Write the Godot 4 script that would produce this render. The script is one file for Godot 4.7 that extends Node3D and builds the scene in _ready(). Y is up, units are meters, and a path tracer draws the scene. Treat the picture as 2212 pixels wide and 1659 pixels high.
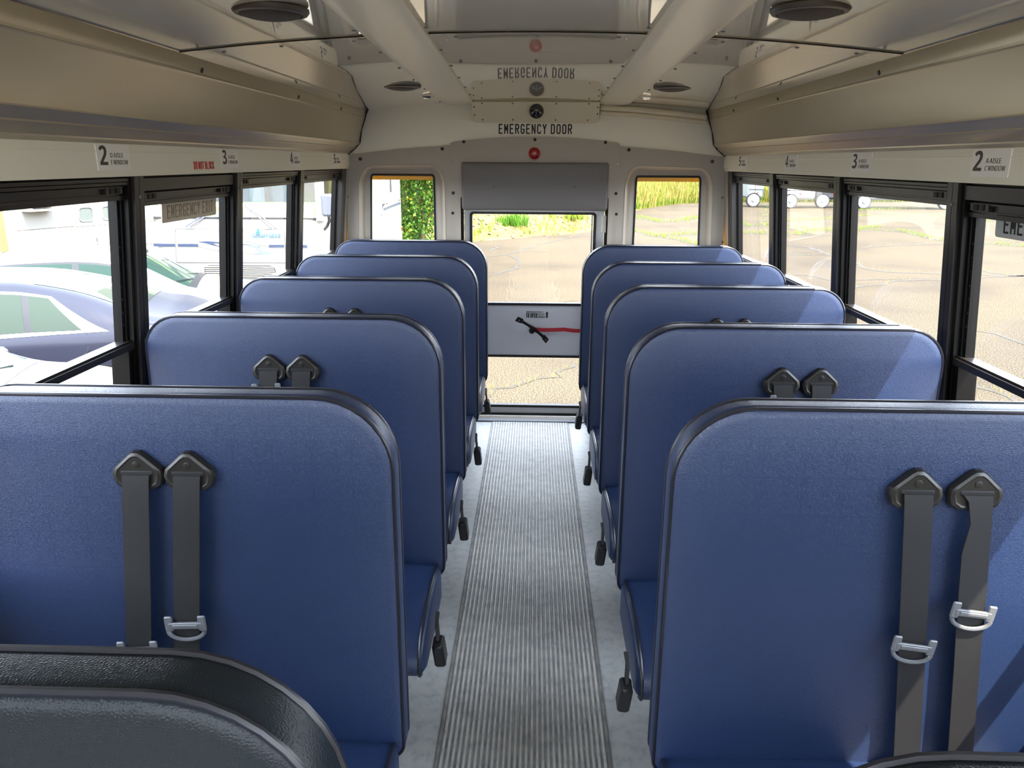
extends Node3D
# A small school bus seen from the front of its aisle towards the emergency door at the rear.
# Lengths in metres; most shapes are written with heights relative to the eye (EYE above the bus floor).
const EYE := 1.56
const FLOOR := -1.56
const GROUND := -2.5
const REAR := -4.58

var M := {}
var base_of := {}
var cache := {}
var used := {}


# ------------------------------------------------------------------ mesh building
class MB:
	var v := PackedVector3Array()

	func tri(a: Vector3, b: Vector3, c: Vector3) -> void:
		v.push_back(a)
		v.push_back(c)
		v.push_back(b)

	func quad(a: Vector3, b: Vector3, c: Vector3, d: Vector3) -> void:
		tri(a, b, c)
		tri(a, c, d)

	func hull(p: Array) -> MB:
		quad(p[0], p[4], p[7], p[3])
		quad(p[1], p[2], p[6], p[5])
		quad(p[0], p[1], p[5], p[4])
		quad(p[3], p[7], p[6], p[2])
		quad(p[0], p[3], p[2], p[1])
		quad(p[4], p[5], p[6], p[7])
		return self

	func box(l: Vector3, h: Vector3) -> MB:
		return hull([l, Vector3(h.x, l.y, l.z), Vector3(h.x, h.y, l.z), Vector3(l.x, h.y, l.z), Vector3(l.x, l.y, h.z), Vector3(h.x, l.y, h.z), h, Vector3(l.x, h.y, h.z)])

	func oct(x0: float, x1: float, y0: float, y1: float, z: float, c: float) -> PackedVector3Array:
		return PackedVector3Array([Vector3(x0 + c, y0, z), Vector3(x1 - c, y0, z), Vector3(x1, y0 + c, z), Vector3(x1, y1 - c, z), Vector3(x1 - c, y1, z), Vector3(x0 + c, y1, z), Vector3(x0, y1 - c, z), Vector3(x0, y0 + c, z)])

	func chbox(l: Vector3, h: Vector3, c: float) -> MB:
		loft([oct(l.x + c, h.x - c, l.y + c, h.y - c, l.z, c * 0.5), oct(l.x, h.x, l.y, h.y, l.z + c, c), oct(l.x, h.x, l.y, h.y, h.z - c, c), oct(l.x + c, h.x - c, l.y + c, h.y - c, h.z, c * 0.5)], true, true)
		return self

	func loft(rings: Array, cap0 := false, cap1 := false, closed := true) -> MB:
		for i in rings.size() - 1:
			var a: PackedVector3Array = rings[i]
			var b: PackedVector3Array = rings[i + 1]
			var n := a.size()
			for j in (n if closed else n - 1):
				var k := (j + 1) % n
				quad(a[j], a[k], b[k], b[j])
		if cap0:
			fan(rings[0], true)
		if cap1:
			fan(rings[-1], false)
		return self

	func fan(r: PackedVector3Array, flip: bool) -> void:
		var c := Vector3.ZERO
		for p in r:
			c += p / r.size()
		for j in r.size():
			var k := (j + 1) % r.size()
			if flip:
				tri(c, r[k], r[j])
			else:
				tri(c, r[j], r[k])

	func tube(path: Array, r: float, n := 8, closed := false) -> MB:
		var rings := []
		var m := path.size()
		var up := Vector3.ZERO
		for i in m:
			var t: Vector3
			if closed:
				t = (path[(i + 1) % m] - path[(i + m - 1) % m]).normalized()
			else:
				t = (path[mini(i + 1, m - 1)] - path[maxi(i - 1, 0)]).normalized()
			if up == Vector3.ZERO:
				up = Vector3.UP if absf(t.y) < 0.9 else Vector3.RIGHT
			up = (up - t * up.dot(t)).normalized()
			var s := t.cross(up)
			var ring := PackedVector3Array()
			for k in n:
				var a := TAU * k / n
				ring.push_back(path[i] + up * cos(a) * r - s * sin(a) * r)
			rings.push_back(ring)
		if closed:
			rings.push_back(rings[0])
			loft(rings)
		else:
			loft(rings, true, true)
		return self

	# profile: Vector2(radius, height) along axis
	func lathe(c: Vector3, axis: Vector3, profile: Array, n := 20) -> MB:
		var z := axis.normalized()
		var x := (Vector3.UP if absf(z.y) < 0.9 else Vector3.RIGHT).cross(z).normalized()
		var y := z.cross(x)
		var rings := []
		for p in profile:
			var ring := PackedVector3Array()
			for k in n:
				var a := TAU * k / n
				ring.push_back(c + z * p.y + (x * cos(a) + y * sin(a)) * p.x)
			rings.push_back(ring)
		loft(rings, true, true)
		return self

	# flat polygon with holes, thickened from d0 (back) to d1 (front) along Z
	func plate(outer: PackedVector2Array, holes: Array, o: Vector3, X: Vector3, Y: Vector3, Z: Vector3, d0: float, d1: float) -> MB:
		var cuts := [-1e4]
		for h in holes:
			var mx := 0.0
			for p in h:
				mx += p.x / h.size()
			cuts.push_back(mx)
		cuts.push_back(1e4)
		cuts.sort()
		for i in cuts.size() - 1:
			if cuts[i + 1] - cuts[i] < 1e-4:
				continue
			var strip := PackedVector2Array([Vector2(cuts[i], -1e4), Vector2(cuts[i + 1], -1e4), Vector2(cuts[i + 1], 1e4), Vector2(cuts[i], 1e4)])
			var pieces: Array = Geometry2D.intersect_polygons(outer, strip) if holes.size() else [outer]
			for h in holes:
				var next := []
				for q in pieces:
					next.append_array(Geometry2D.clip_polygons(q, h))
				pieces = next
			for q in pieces:
				var t := Geometry2D.triangulate_polygon(q)
				for k in range(0, t.size(), 3):
					var a: Vector2 = q[t[k]]
					var b: Vector2 = q[t[k + 1]]
					var c: Vector2 = q[t[k + 2]]
					if (b - a).cross(c - a) < 0.0:
						var sw := b
						b = c
						c = sw
					tri(o + X * a.x + Y * a.y + Z * d1, o + X * b.x + Y * b.y + Z * d1, o + X * c.x + Y * c.y + Z * d1)
					tri(o + X * a.x + Y * a.y + Z * d0, o + X * c.x + Y * c.y + Z * d0, o + X * b.x + Y * b.y + Z * d0)
		var loops := [outer]
		loops.append_array(holes)
		for li in loops.size():
			var q: PackedVector2Array = loops[li]
			var area := 0.0
			for k in q.size():
				area += q[k].cross(q[(k + 1) % q.size()])
			var fl := (area < 0.0) != (li > 0)
			for k in q.size():
				var a: Vector2 = q[k]
				var b: Vector2 = q[(k + 1) % q.size()]
				if fl:
					var sw := a
					a = b
					b = sw
				quad(o + X * a.x + Y * a.y + Z * d0, o + X * b.x + Y * b.y + Z * d0, o + X * b.x + Y * b.y + Z * d1, o + X * a.x + Y * a.y + Z * d1)
		return self

	func grid(rows: Array) -> MB:
		return loft(rows, false, false, false)

	func mesh(off := Vector3.ZERO, crease := 40.0) -> ArrayMesh:
		var n := v.size()
		var at := {}
		var nn := PackedVector3Array()
		nn.resize(n)
		var fn := PackedVector3Array()
		fn.resize(n / 3)
		for f in n / 3:
			fn[f] = (v[f * 3 + 2] - v[f * 3]).cross(v[f * 3 + 1] - v[f * 3])
		for i in n:
			var k := Vector3i((v[i] * 8000.0).round())
			if at.has(k):
				at[k].push_back(i)
			else:
				at[k] = [i]
		var lim := cos(deg_to_rad(crease))
		for k in at:
			var l: Array = at[k]
			for i in l:
				var own := fn[i / 3].normalized()
				var s := Vector3.ZERO
				for j in l:
					if fn[j / 3].normalized().dot(own) > lim:
						s += fn[j / 3]
				nn[i] = s.normalized() if s.length() > 1e-12 else Vector3.UP
		var w := PackedVector3Array()
		w.resize(n)
		for i in n:
			w[i] = v[i] - off
		var arr := []
		arr.resize(Mesh.ARRAY_MAX)
		arr[Mesh.ARRAY_VERTEX] = w
		arr[Mesh.ARRAY_NORMAL] = nn
		var m := ArrayMesh.new()
		m.add_surface_from_arrays(Mesh.PRIMITIVE_TRIANGLES, arr)
		return m


# ------------------------------------------------------------------ objects
func numbered(called: String) -> String:
	used[called] = used.get(called, -1) + 1
	return called if used[called] == 0 else "%s_%03d" % [called, used[called]]


func tag(o: Node3D, label: String, category: String, group := "") -> Node3D:
	o.set_meta("label", label)
	o.set_meta("category", category)
	if group:
		o.set_meta("group", group)
	return o


func thing(called: String, at: Vector3, label := "", category := "", group := "") -> Node3D:
	var o := Node3D.new()
	o.name = numbered(called)
	add_child(o)
	o.position = at + Vector3(0, EYE, 0)
	base_of[o] = at
	if label:
		tag(o, label, category, group)
	return o


# a thing whose shapes are written in its own axes
func local_thing(called: String, at: Vector3, turn: float, label := "", category := "", group := "") -> Node3D:
	var o := thing(called, at, label, category, group)
	o.rotation.y = turn
	base_of[o] = Vector3.ZERO
	return o


func frame(called: String, at := Vector3.ZERO) -> Node3D:
	var o := thing(called, at)
	o.set_meta("kind", "structure")
	return o


func obj(called: String, mb: MB, m: Material, parent: Node3D = self, crease := 40.0) -> MeshInstance3D:
	var o := MeshInstance3D.new()
	if parent == self:
		o.name = numbered(called)
		var lo := Vector3.INF
		var hi := -Vector3.INF
		for p in mb.v:
			lo = lo.min(p)
			hi = hi.max(p)
		var c := Vector3((lo.x + hi.x) / 2, lo.y, (lo.z + hi.z) / 2)
		base_of[o] = c
		o.position = c + Vector3(0, EYE, 0)
		add_child(o)
	else:
		o.name = called
		base_of[o] = base_of[parent]
		parent.add_child(o, true)
	o.mesh = mb.mesh(base_of[o], crease)
	o.material_override = m
	return o


func struct(called: String, mb: MB, m: Material, crease := 40.0) -> MeshInstance3D:
	var o := obj(called, mb, m, self, crease)
	o.set_meta("kind", "structure")
	return o


# a shared mesh put somewhere under a parent
func inst(called: String, mesh: Mesh, m: Material, parent: Node3D, at := Vector3.ZERO) -> MeshInstance3D:
	var o := MeshInstance3D.new()
	o.name = called
	o.mesh = mesh
	o.material_override = m
	o.position = at
	parent.add_child(o, true)
	return o


func lettering(mb: MB, s: String, o: Vector3, X: Vector3, Y: Vector3, w: float, h: float, depth: float, bold := true, face := "Droid Sans") -> MB:
	var f := SystemFont.new()
	f.font_names = PackedStringArray([face])
	f.font_weight = 700 if bold else 400
	var t := TextMesh.new()
	t.text = s
	t.font = f
	t.font_size = 48
	t.pixel_size = 0.01
	t.depth = 0.02
	t.curve_step = 3.0
	var a := t.get_mesh_arrays()
	var p: PackedVector3Array = a[Mesh.ARRAY_VERTEX]
	var ix: PackedInt32Array = a[Mesh.ARRAY_INDEX]
	var lo := Vector3.INF
	var hi := -Vector3.INF
	for q in p:
		lo = lo.min(q)
		hi = hi.max(q)
	var Z := X.cross(Y)
	for k in ix:
		var q := (p[k] - lo) / (hi - lo)
		mb.v.push_back(o + X * q.x * w + Y * q.y * h + Z * q.z * depth)
	return mb


# upright sign letters drawn with strokes of one width
const STROKES := {
	"E": [[1, 0, 0, 0, 0, 1, 1, 1], [0, 0.52, 0.8, 0.52]], "M": [[0, 0, 0, 1, 0.5, 0.35, 1, 1, 1, 0]], "R": [[0, 0, 0, 1, 0.7, 1, 1, 0.88, 1, 0.62, 0.7, 0.5, 0, 0.5], [0.55, 0.5, 1, 0]],
	"G": [[1, 0.8, 0.85, 0.96, 0.5, 1, 0.15, 0.96, 0, 0.8, 0, 0.2, 0.15, 0.04, 0.5, 0, 0.85, 0.04, 1, 0.2, 1, 0.46, 0.6, 0.46]], "N": [[0, 0, 0, 1, 1, 0, 1, 1]], "C": [[1, 0.8, 0.85, 0.96, 0.5, 1, 0.15, 0.96, 0, 0.8, 0, 0.2, 0.15, 0.04, 0.5, 0, 0.85, 0.04, 1, 0.2]],
	"Y": [[0, 1, 0.5, 0.48, 1, 1], [0.5, 0.48, 0.5, 0]], "D": [[0, 0, 0, 1, 0.6, 1, 0.9, 0.92, 1, 0.75, 1, 0.25, 0.9, 0.08, 0.6, 0, 0, 0]], "O": [[0.5, 1, 0.15, 0.96, 0, 0.8, 0, 0.2, 0.15, 0.04, 0.5, 0, 0.85, 0.04, 1, 0.2, 1, 0.8, 0.85, 0.96, 0.5, 1]],
	"X": [[0, 0, 1, 1], [0, 1, 1, 0]], "I": [[0.5, 0, 0.5, 1]], "T": [[0, 1, 1, 1], [0.5, 1, 0.5, 0]], "B": [[0, 0, 0, 1, 0.7, 1, 0.95, 0.88, 0.95, 0.64, 0.7, 0.53, 0, 0.53], [0.7, 0.53, 1, 0.4, 1, 0.12, 0.7, 0, 0, 0]],
	"L": [[0, 1, 0, 0, 1, 0]], "K": [[0, 0, 0, 1], [1, 1, 0, 0.42], [0.3, 0.58, 1, 0]], "P": [[0, 0, 0, 1, 0.7, 1, 1, 0.88, 1, 0.6, 0.7, 0.48, 0, 0.48]], "U": [[0, 1, 0, 0.2, 0.15, 0.04, 0.5, 0, 0.85, 0.04, 1, 0.2, 1, 1]],
}


func sign_letters(mb: MB, s: String, o: Vector3, X: Vector3, Y: Vector3, w: float, h: float, depth: float, stroke := 0.125, gap := 0.36, space := 0.35) -> MB:
	var total := 0.0
	for ch in s:
		total += (space if ch == " " else (0.35 if ch == "I" else 1.0)) + gap
	total -= gap
	var u := w / total
	var hw := h * stroke / 2.0
	var Z := X.cross(Y)
	var at_x := 0.0
	for ch in s:
		if ch == " ":
			at_x += (space + gap) * u
			continue
		var lw := (0.35 if ch == "I" else 1.0) * u
		for line in STROKES[ch]:
			var pts := []
			for k in range(0, line.size(), 2):
				pts.push_back(Vector2(at_x + hw + line[k] * (lw - 2.0 * hw), hw + line[k + 1] * (h - 2.0 * hw)))
			for k in pts.size() - 1:
				var a: Vector2 = pts[k]
				var b: Vector2 = pts[k + 1]
				var d := (b - a).normalized()
				var n := Vector2(-d.y, d.x) * hw
				a -= d * hw * 0.8
				b += d * hw * 0.8
				mb.plate(PackedVector2Array([a - n, b - n, b + n, a + n]), [], o, X, Y, Z, 0.0, depth + 0.00002 * k)
		at_x += lw + gap * u
	return mb


func rrect(x0: float, x1: float, y0: float, y1: float, r: Array, n := 8) -> PackedVector2Array:
	# r: radii at lower left, lower right, upper right, upper left; counter-clockwise
	var out := PackedVector2Array()
	var c := [Vector2(x0 + r[0], y0 + r[0]), Vector2(x1 - r[1], y0 + r[1]), Vector2(x1 - r[2], y1 - r[2]), Vector2(x0 + r[3], y1 - r[3])]
	for q in 4:
		for k in n + 1:
			var a := PI + q * PI / 2 + PI / 2 * k / n
			out.push_back(c[q] + Vector2(cos(a), sin(a)) * r[q])
	return out


func ring3(p: PackedVector2Array, z: float) -> PackedVector3Array:
	var r := PackedVector3Array()
	for q in p:
		r.push_back(Vector3(q.x, q.y, z))
	return r


# inner face of the leaning side wall at a height
func wx(y: float) -> float:
	return 1.075 - 0.09 * y


# box that leans with the side wall; s is the side, d0 and d1 the depths outwards from the inner face
func lean(mb: MB, s: float, z0: float, z1: float, y0: float, y1: float, d0: float, d1: float) -> MB:
	var a := wx(y0)
	var b := wx(y1)
	var p := [Vector3(s * (a + d0), y0, z0), Vector3(s * (a + d1), y0, z0), Vector3(s * (b + d1), y1, z0), Vector3(s * (b + d0), y1, z0), Vector3(s * (a + d0), y0, z1), Vector3(s * (a + d1), y0, z1), Vector3(s * (b + d1), y1, z1), Vector3(s * (b + d0), y1, z1)]
	if s < 0:
		p = [p[1], p[0], p[3], p[2], p[5], p[4], p[7], p[6]]
	mb.hull(p)
	return mb


# ------------------------------------------------------------------ materials
func rgb(r: int, g: int, b: int) -> Color:
	return Color8(r, g, b)


func mat(called: String, c: Color, rough := 0.6, metal := 0.0) -> StandardMaterial3D:
	var m := StandardMaterial3D.new()
	m.resource_name = called
	m.albedo_color = c
	m.roughness = rough
	m.metallic = metal
	m.cull_mode = BaseMaterial3D.CULL_DISABLED
	M[called] = m
	return m


func noise(kind: int, freq: float, octaves := 3, size := 512, seed_ := 1) -> NoiseTexture2D:
	var key := "%d %f %d %d %d" % [kind, freq, octaves, size, seed_]
	if cache.has(key):
		return cache[key]
	var f := FastNoiseLite.new()
	f.seed = seed_
	f.noise_type = kind
	f.frequency = freq
	f.fractal_octaves = octaves
	if kind == FastNoiseLite.TYPE_CELLULAR:
		f.cellular_return_type = FastNoiseLite.RETURN_DISTANCE2_SUB
		f.cellular_jitter = 0.9
		f.fractal_type = FastNoiseLite.FRACTAL_NONE
	var t := NoiseTexture2D.new()
	t.width = size
	t.height = size
	t.seamless = true
	t.noise = f
	cache[key] = t
	return t


func tinted(kind: int, freq: float, octaves: int, colors: Array, size := 512, seed_ := 1) -> NoiseTexture2D:
	var t: NoiseTexture2D = noise(kind, freq, octaves, size, seed_).duplicate()
	var g := Gradient.new()
	g.offsets = PackedFloat32Array()
	g.colors = PackedColorArray()
	var offs := PackedFloat32Array()
	var cols := PackedColorArray()
	for c in colors:
		offs.push_back(c[0])
		cols.push_back(c[1])
	g.offsets = offs
	g.colors = cols
	t.color_ramp = g
	return t


func relief(m: StandardMaterial3D, t: Texture2D, tile: float, cm: float) -> StandardMaterial3D:
	m.uv1_triplanar = true
	m.uv1_scale = Vector3.ONE / tile
	m.heightmap_enabled = true
	m.heightmap_texture = t
	m.heightmap_scale = cm
	return m


func coloured(m: StandardMaterial3D, t: Texture2D, tile: float) -> StandardMaterial3D:
	m.uv1_triplanar = true
	m.uv1_scale = Vector3.ONE / tile
	m.albedo_texture = t
	return m


func materials() -> void:
	var SIM := FastNoiseLite.TYPE_SIMPLEX_SMOOTH
	var CEL := FastNoiseLite.TYPE_CELLULAR
	relief(mat("vinyl", rgb(28, 45, 79), 0.36), noise(CEL, 0.055, 1, 512, 3), 0.075, 0.05)
	relief(mat("vinyl_dark", rgb(20, 27, 33), 0.36), noise(CEL, 0.055, 1, 512, 3), 0.09, 0.04)
	M["vinyl_dark"].metallic_specular = 0.32
	mat("piping", rgb(22, 24, 34), 0.32)
	relief(mat("webbing", rgb(26, 26, 28), 0.62), noise(SIM, 0.05, 2), 0.03, 0.01)
	mat("guide", rgb(34, 32, 29), 0.36)
	mat("steel", rgb(112, 114, 118), 0.42, 0.3)
	mat("buckle", rgb(24, 25, 27), 0.35)
	relief(mat("ceiling", rgb(240, 236, 220), 0.03), noise(SIM, 0.008, 2, 512, 8), 1.6, 0.03)
	M["ceiling"].metallic_specular = 0.8
	M["ceiling"].clearcoat_enabled = true
	M["ceiling"].clearcoat = 1.0
	M["ceiling"].clearcoat_roughness = 0.02
	mat("lip", rgb(150, 140, 124), 0.2, 0.9)
	mat("rail", rgb(222, 215, 196), 0.3)
	mat("cream", rgb(228, 218, 190), 0.4)
	relief(mat("cove", rgb(186, 175, 150), 0.3, 0.55), noise(SIM, 0.01, 2, 512, 9), 1.4, 0.06)
	mat("header", rgb(236, 233, 214), 0.35)
	mat("white_panel", rgb(240, 236, 218), 0.35)
	relief(mat("grey_panel", rgb(168, 160, 146), 0.42), noise(SIM, 0.06, 3), 0.1, 0.01)
	relief(mat("pad", rgb(106, 102, 99), 0.45), noise(CEL, 0.06, 1, 512, 3), 0.06, 0.012)
	mat("door_paint", rgb(206, 205, 206), 0.4)
	mat("black", rgb(11, 10, 10), 0.4).metallic_specular = 0.3
	mat("frame_dark", rgb(36, 33, 31), 0.34, 0.1).metallic_specular = 0.4
	mat("rubber", rgb(16, 16, 17), 0.6)
	mat("screw_black", rgb(10, 9, 9), 0.4)
	mat("chrome", rgb(205, 205, 208), 0.14, 1.0)
	mat("yellow", rgb(255, 186, 24), 0.35)
	mat("red_lens", rgb(150, 10, 18), 0.2)
	mat("red_strap", rgb(178, 28, 40), 0.6)
	mat("ink", rgb(20, 20, 18), 0.55)
	mat("ink_soft", rgb(62, 60, 54), 0.5)
	mat("ink_red", rgb(190, 30, 40), 0.5)
	mat("sticker", rgb(242, 240, 232), 0.3)
	mat("sign_tan", rgb(186, 172, 150), 0.4)
	mat("sign_grey", rgb(172, 175, 176), 0.4)
	mat("ink_tan", rgb(134, 120, 98), 0.5)
	mat("speaker", rgb(62, 57, 52), 0.4)
	relief(mat("mesh_grille", rgb(58, 52, 46), 0.6), noise(CEL, 0.1, 1, 256, 2), 0.02, 0.05)
	var g := mat("glass", Color(0.93, 0.96, 0.95, 0.004), 0.0)
	g.transparency = BaseMaterial3D.TRANSPARENCY_ALPHA
	var dome := mat("dome", Color(0.03, 0.03, 0.035), 0.03)
	dome.clearcoat_enabled = true
	dome.clearcoat = 1.0
	dome.clearcoat_roughness = 0.02
	# rubber floor: grey with scuffs, dust and pale flecks
	var fl := coloured(mat("floor_rubber", Color.WHITE, 0.42), tinted(SIM, 0.012, 5, [[0.0, rgb(140, 141, 140)], [0.42, rgb(157, 159, 158)], [0.6, rgb(163, 165, 163)], [0.8, rgb(166, 165, 159)], [1.0, rgb(180, 178, 170)]], 1024, 4), 0.55)
	fl.detail_enabled = true
	fl.detail_blend_mode = BaseMaterial3D.BLEND_MODE_MIX
	fl.detail_albedo = tinted(SIM, 0.05, 3, [[0.0, Color(0.8, 0.8, 0.78, 0)], [0.80, Color(0.8, 0.8, 0.78, 0)], [0.9, Color(0.8, 0.8, 0.76, 0.55)], [1.0, Color(0.85, 0.84, 0.8, 0.8)]], 512, 14)
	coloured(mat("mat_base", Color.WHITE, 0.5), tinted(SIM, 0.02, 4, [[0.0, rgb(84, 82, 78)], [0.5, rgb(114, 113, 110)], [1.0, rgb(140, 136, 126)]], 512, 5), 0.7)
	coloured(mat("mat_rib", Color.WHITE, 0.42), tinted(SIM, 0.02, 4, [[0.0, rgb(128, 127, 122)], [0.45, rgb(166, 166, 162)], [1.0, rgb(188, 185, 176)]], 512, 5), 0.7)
	M["mat_rib"].uv1_world_triplanar = true
	# outside
	var asph := coloured(mat("asphalt", Color.WHITE, 0.9), tinted(SIM, 0.09, 5, [[0.0, rgb(36, 33, 27)], [0.38, rgb(58, 53, 44)], [0.5, rgb(74, 67, 56)], [0.62, rgb(88, 80, 67)], [1.0, rgb(134, 123, 105)]], 1024, 6), 2.2)
	asph.uv1_world_triplanar = true
	asph.detail_enabled = true
	asph.detail_blend_mode = BaseMaterial3D.BLEND_MODE_MUL
	asph.uv2_triplanar = true
	asph.uv2_world_triplanar = true
	asph.detail_uv_layer = BaseMaterial3D.DETAIL_UV_2
	asph.uv2_scale = Vector3.ONE / 23.0
	asph.detail_albedo = tinted(SIM, 0.012, 5, [[0.0, rgb(214, 214, 218)], [0.5, rgb(246, 243, 238)], [1.0, rgb(255, 252, 244)]], 512, 7)
	asph.metallic_specular = 0.12
	mat("crack", rgb(44, 38, 27), 0.95)
	coloured(mat("bank", Color.WHITE, 0.95), tinted(SIM, 0.03, 5, [[0.0, rgb(84, 92, 38)], [0.4, rgb(112, 104, 52)], [0.52, rgb(126, 108, 74)], [0.7, rgb(112, 92, 62)], [1.0, rgb(150, 134, 102)]], 1024, 11), 9.0)
	var bk: StandardMaterial3D = M["bank"]
	bk.uv1_world_triplanar = true
	bk.metallic_specular = 0.12
	mat("stone", rgb(112, 98, 76), 0.9)
	for k in [["grass", rgb(104, 118, 40)], ["straw", rgb(140, 128, 66)], ["weed", rgb(70, 108, 28)], ["leaf", rgb(50, 84, 22)], ["leaf_light", rgb(92, 118, 36)], ["leaf_yellow", rgb(136, 124, 34)]]:
		var m := mat(k[0], k[1], 0.6)
		m.metallic_specular = 0.25
		m.backlight_enabled = true
		m.backlight = k[1] * 0.7
	mat("bark", rgb(120, 100, 76), 0.9)
	relief(mat("siding", rgb(150, 147, 139), 0.7), noise(SIM, 0.03, 4), 0.6, 0.2)
	relief(mat("siding_pink", rgb(149, 138, 131), 0.7), noise(SIM, 0.03, 4), 0.6, 0.2)
	mat("white_trim", rgb(172, 165, 148), 0.6)
	mat("garage", rgb(150, 151, 144), 0.5)
	mat("garage_gasket", rgb(120, 122, 120), 0.5)
	mat("window_tan", rgb(120, 108, 80), 0.3)
	mat("window_grey", rgb(96, 104, 102), 0.08)
	mat("blue_plastic", rgb(26, 68, 160), 0.4)
	for k in [["paint_navy", rgb(38, 40, 53)], ["paint_white", rgb(160, 160, 156)], ["paint_silver", rgb(96, 95, 90)], ["paint_rv", rgb(140, 137, 128)]]:
		var m := mat(k[0], k[1], 0.32)
		m.metallic_specular = 0.35
		m.clearcoat_enabled = true
		m.clearcoat = 0.12
		m.clearcoat_roughness = 0.05
	mat("car_glass", rgb(48, 58, 50), 0.03).metallic_specular = 0.3
	mat("car_glass_teal", rgb(30, 50, 42), 0.03).metallic_specular = 0.35
	mat("car_trim", rgb(20, 20, 24), 0.4)
	mat("seam", rgb(34, 36, 50), 0.6)
	mat("seam_light", rgb(96, 96, 92), 0.6)
	mat("tyre", rgb(30, 30, 32), 0.8)
	mat("wheel", rgb(140, 142, 146), 0.3, 0.6)
	mat("amber", rgb(230, 120, 50), 0.3)
	mat("stripe_navy", rgb(46, 56, 78), 0.3)
	mat("stripe_grey", rgb(120, 117, 110), 0.3)
	mat("stripe_blue", rgb(92, 108, 122), 0.3)
	mat("logo_blue", rgb(70, 100, 130), 0.3)
	mat("logo_teal", rgb(40, 120, 150), 0.3)
	mat("rv_skirt", rgb(124, 116, 102), 0.5)
	mat("dash_green", rgb(120, 134, 84), 0.7)
	mat("cab_tan", rgb(150, 142, 110), 0.8)
	mat("cab_dark", rgb(70, 88, 88), 0.6)
	mat("grey_plastic", rgb(88, 92, 102), 0.45)
	mat("bus_white", rgb(134, 138, 138), 0.4)
	mat("bus_grey", rgb(96, 106, 109), 0.4)
	mat("bus_dark", rgb(34, 37, 46), 0.5)


# ------------------------------------------------------------------ the bus shell
const POSTS_LEFT := [-4.47, -3.66, -2.875, -2.13, -1.36, -0.59, 0.18, 1.1]
const POSTS_RIGHT := [-4.44, -3.665, -2.87, -2.075, -1.3, -0.53, 0.24, 1.1]
const FRONT := 1.15


func shell() -> void:
	# floor with its side strips, and the outer body that keeps the sun out
	var f := frame("floor", Vector3(0, FLOOR, -1.1))
	obj("rubber_floor", MB.new().box(Vector3(-1.22, FLOOR - 0.08, -4.66), Vector3(1.22, FLOOR, FRONT)), M.floor_rubber, f)
	obj("sill_strip", MB.new().chbox(Vector3(-0.43, FLOOR, -4.585), Vector3(0.425, FLOOR + 0.008, -4.535), 0.003), M.steel, f)
	for s in [-1.0, 1.0]:
		var side := "left" if s < 0 else "right"
		var w := frame("wall_" + side, Vector3(s * 1.15, FLOOR, -1.1))
		obj("lower_panel", lean(MB.new(), s, -4.66, FRONT if s < 0 else 0.3, FLOOR, -0.8, 0.0, 0.09), M.cove, w)
		obj("header_panel", header(s), M.header, w)
		obj("corner_panel", lean(MB.new(), s, -4.66, -4.53 if s < 0 else -4.5, -1.0, -0.031, 0.0, 0.05), M.grey_panel, w)
		obj("outer_skin", lean(MB.new(), s, -4.76, FRONT if s < 0 else 0.3, -1.95, -0.8, 0.09, 0.12), M.yellow, w)
		var hp := [Vector3(s * 1.122, -0.05, -4.76), Vector3(s * 1.134, -0.05, -4.76), Vector3(s * 1.205, 0.2, -4.76), Vector3(s * 1.17, 0.2, -4.76)]
		for k in 4:
			hp.push_back(Vector3(hp[k].x, hp[k].y, FRONT))
		obj("outer_rail", MB.new().hull(hp if s > 0 else [hp[1], hp[0], hp[3], hp[2], hp[5], hp[4], hp[7], hp[6]]), M.yellow, w)
		obj("outer_cant", MB.new().box(Vector3(minf(s * 1.17, s * 1.205), 0.2, -4.76), Vector3(maxf(s * 1.17, s * 1.205), 0.46, FRONT)), M.yellow, w)
		var c := frame("trim_1" if s < 0 else "trim_2", Vector3(s, 0.04, -1.1))
		obj("cove_panel", cove(s), M.cove, c, 25.0)
		var lip := MB.new()
		var la := PackedVector3Array()
		var lb := PackedVector3Array()
		for q in [[0.93, 0.305], [0.932, 0.296], [0.956, 0.284], [0.9597, 0.276]]:
			la.push_back(Vector3(q[0] * s, q[1], -4.57))
			lb.push_back(Vector3(q[0] * s, q[1], FRONT))
		lip.grid([la, lb] if s < 0 else [lb, la])
		obj("ceiling_lip", lip, M.lip, c)
		for z in [-0.4, -1.2, -2.35, -3.29, -4.0]:
			obj("screw", MB.new().lathe(Vector3(s * 0.9635, 0.247, z), Vector3(-s, -0.3, 0), [Vector2(0.0075, -0.002), Vector2(0.0075, 0.0015), Vector2(0.005, 0.003)], 10), M.screw_black, c)
		obj("edge_gasket", MB.new().tube([Vector3(s * 0.945, 0.288, -4.565), Vector3(s * 0.962, 0.252, -4.565), Vector3(s * 0.968, 0.232, -4.565), Vector3(s * 0.992, 0.17, -4.565), Vector3(s * 1.004, 0.1, -4.565), Vector3(s * 1.03, 0.072, -4.565), Vector3(s * 1.075, 0.036, -4.565)], 0.006, 6), M.rubber, c)
		var posts: Array = POSTS_LEFT if s < 0 else POSTS_RIGHT
		for i in posts.size():
			post(s, posts[i], i)
		for i in posts.size() - 1:
			window(s, posts[i] + 0.03, posts[i + 1] - 0.03, (s < 0 and i == 2) or (s > 0 and i == 3))
	ceiling()
	rear_wall()
	front_wall()


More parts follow.
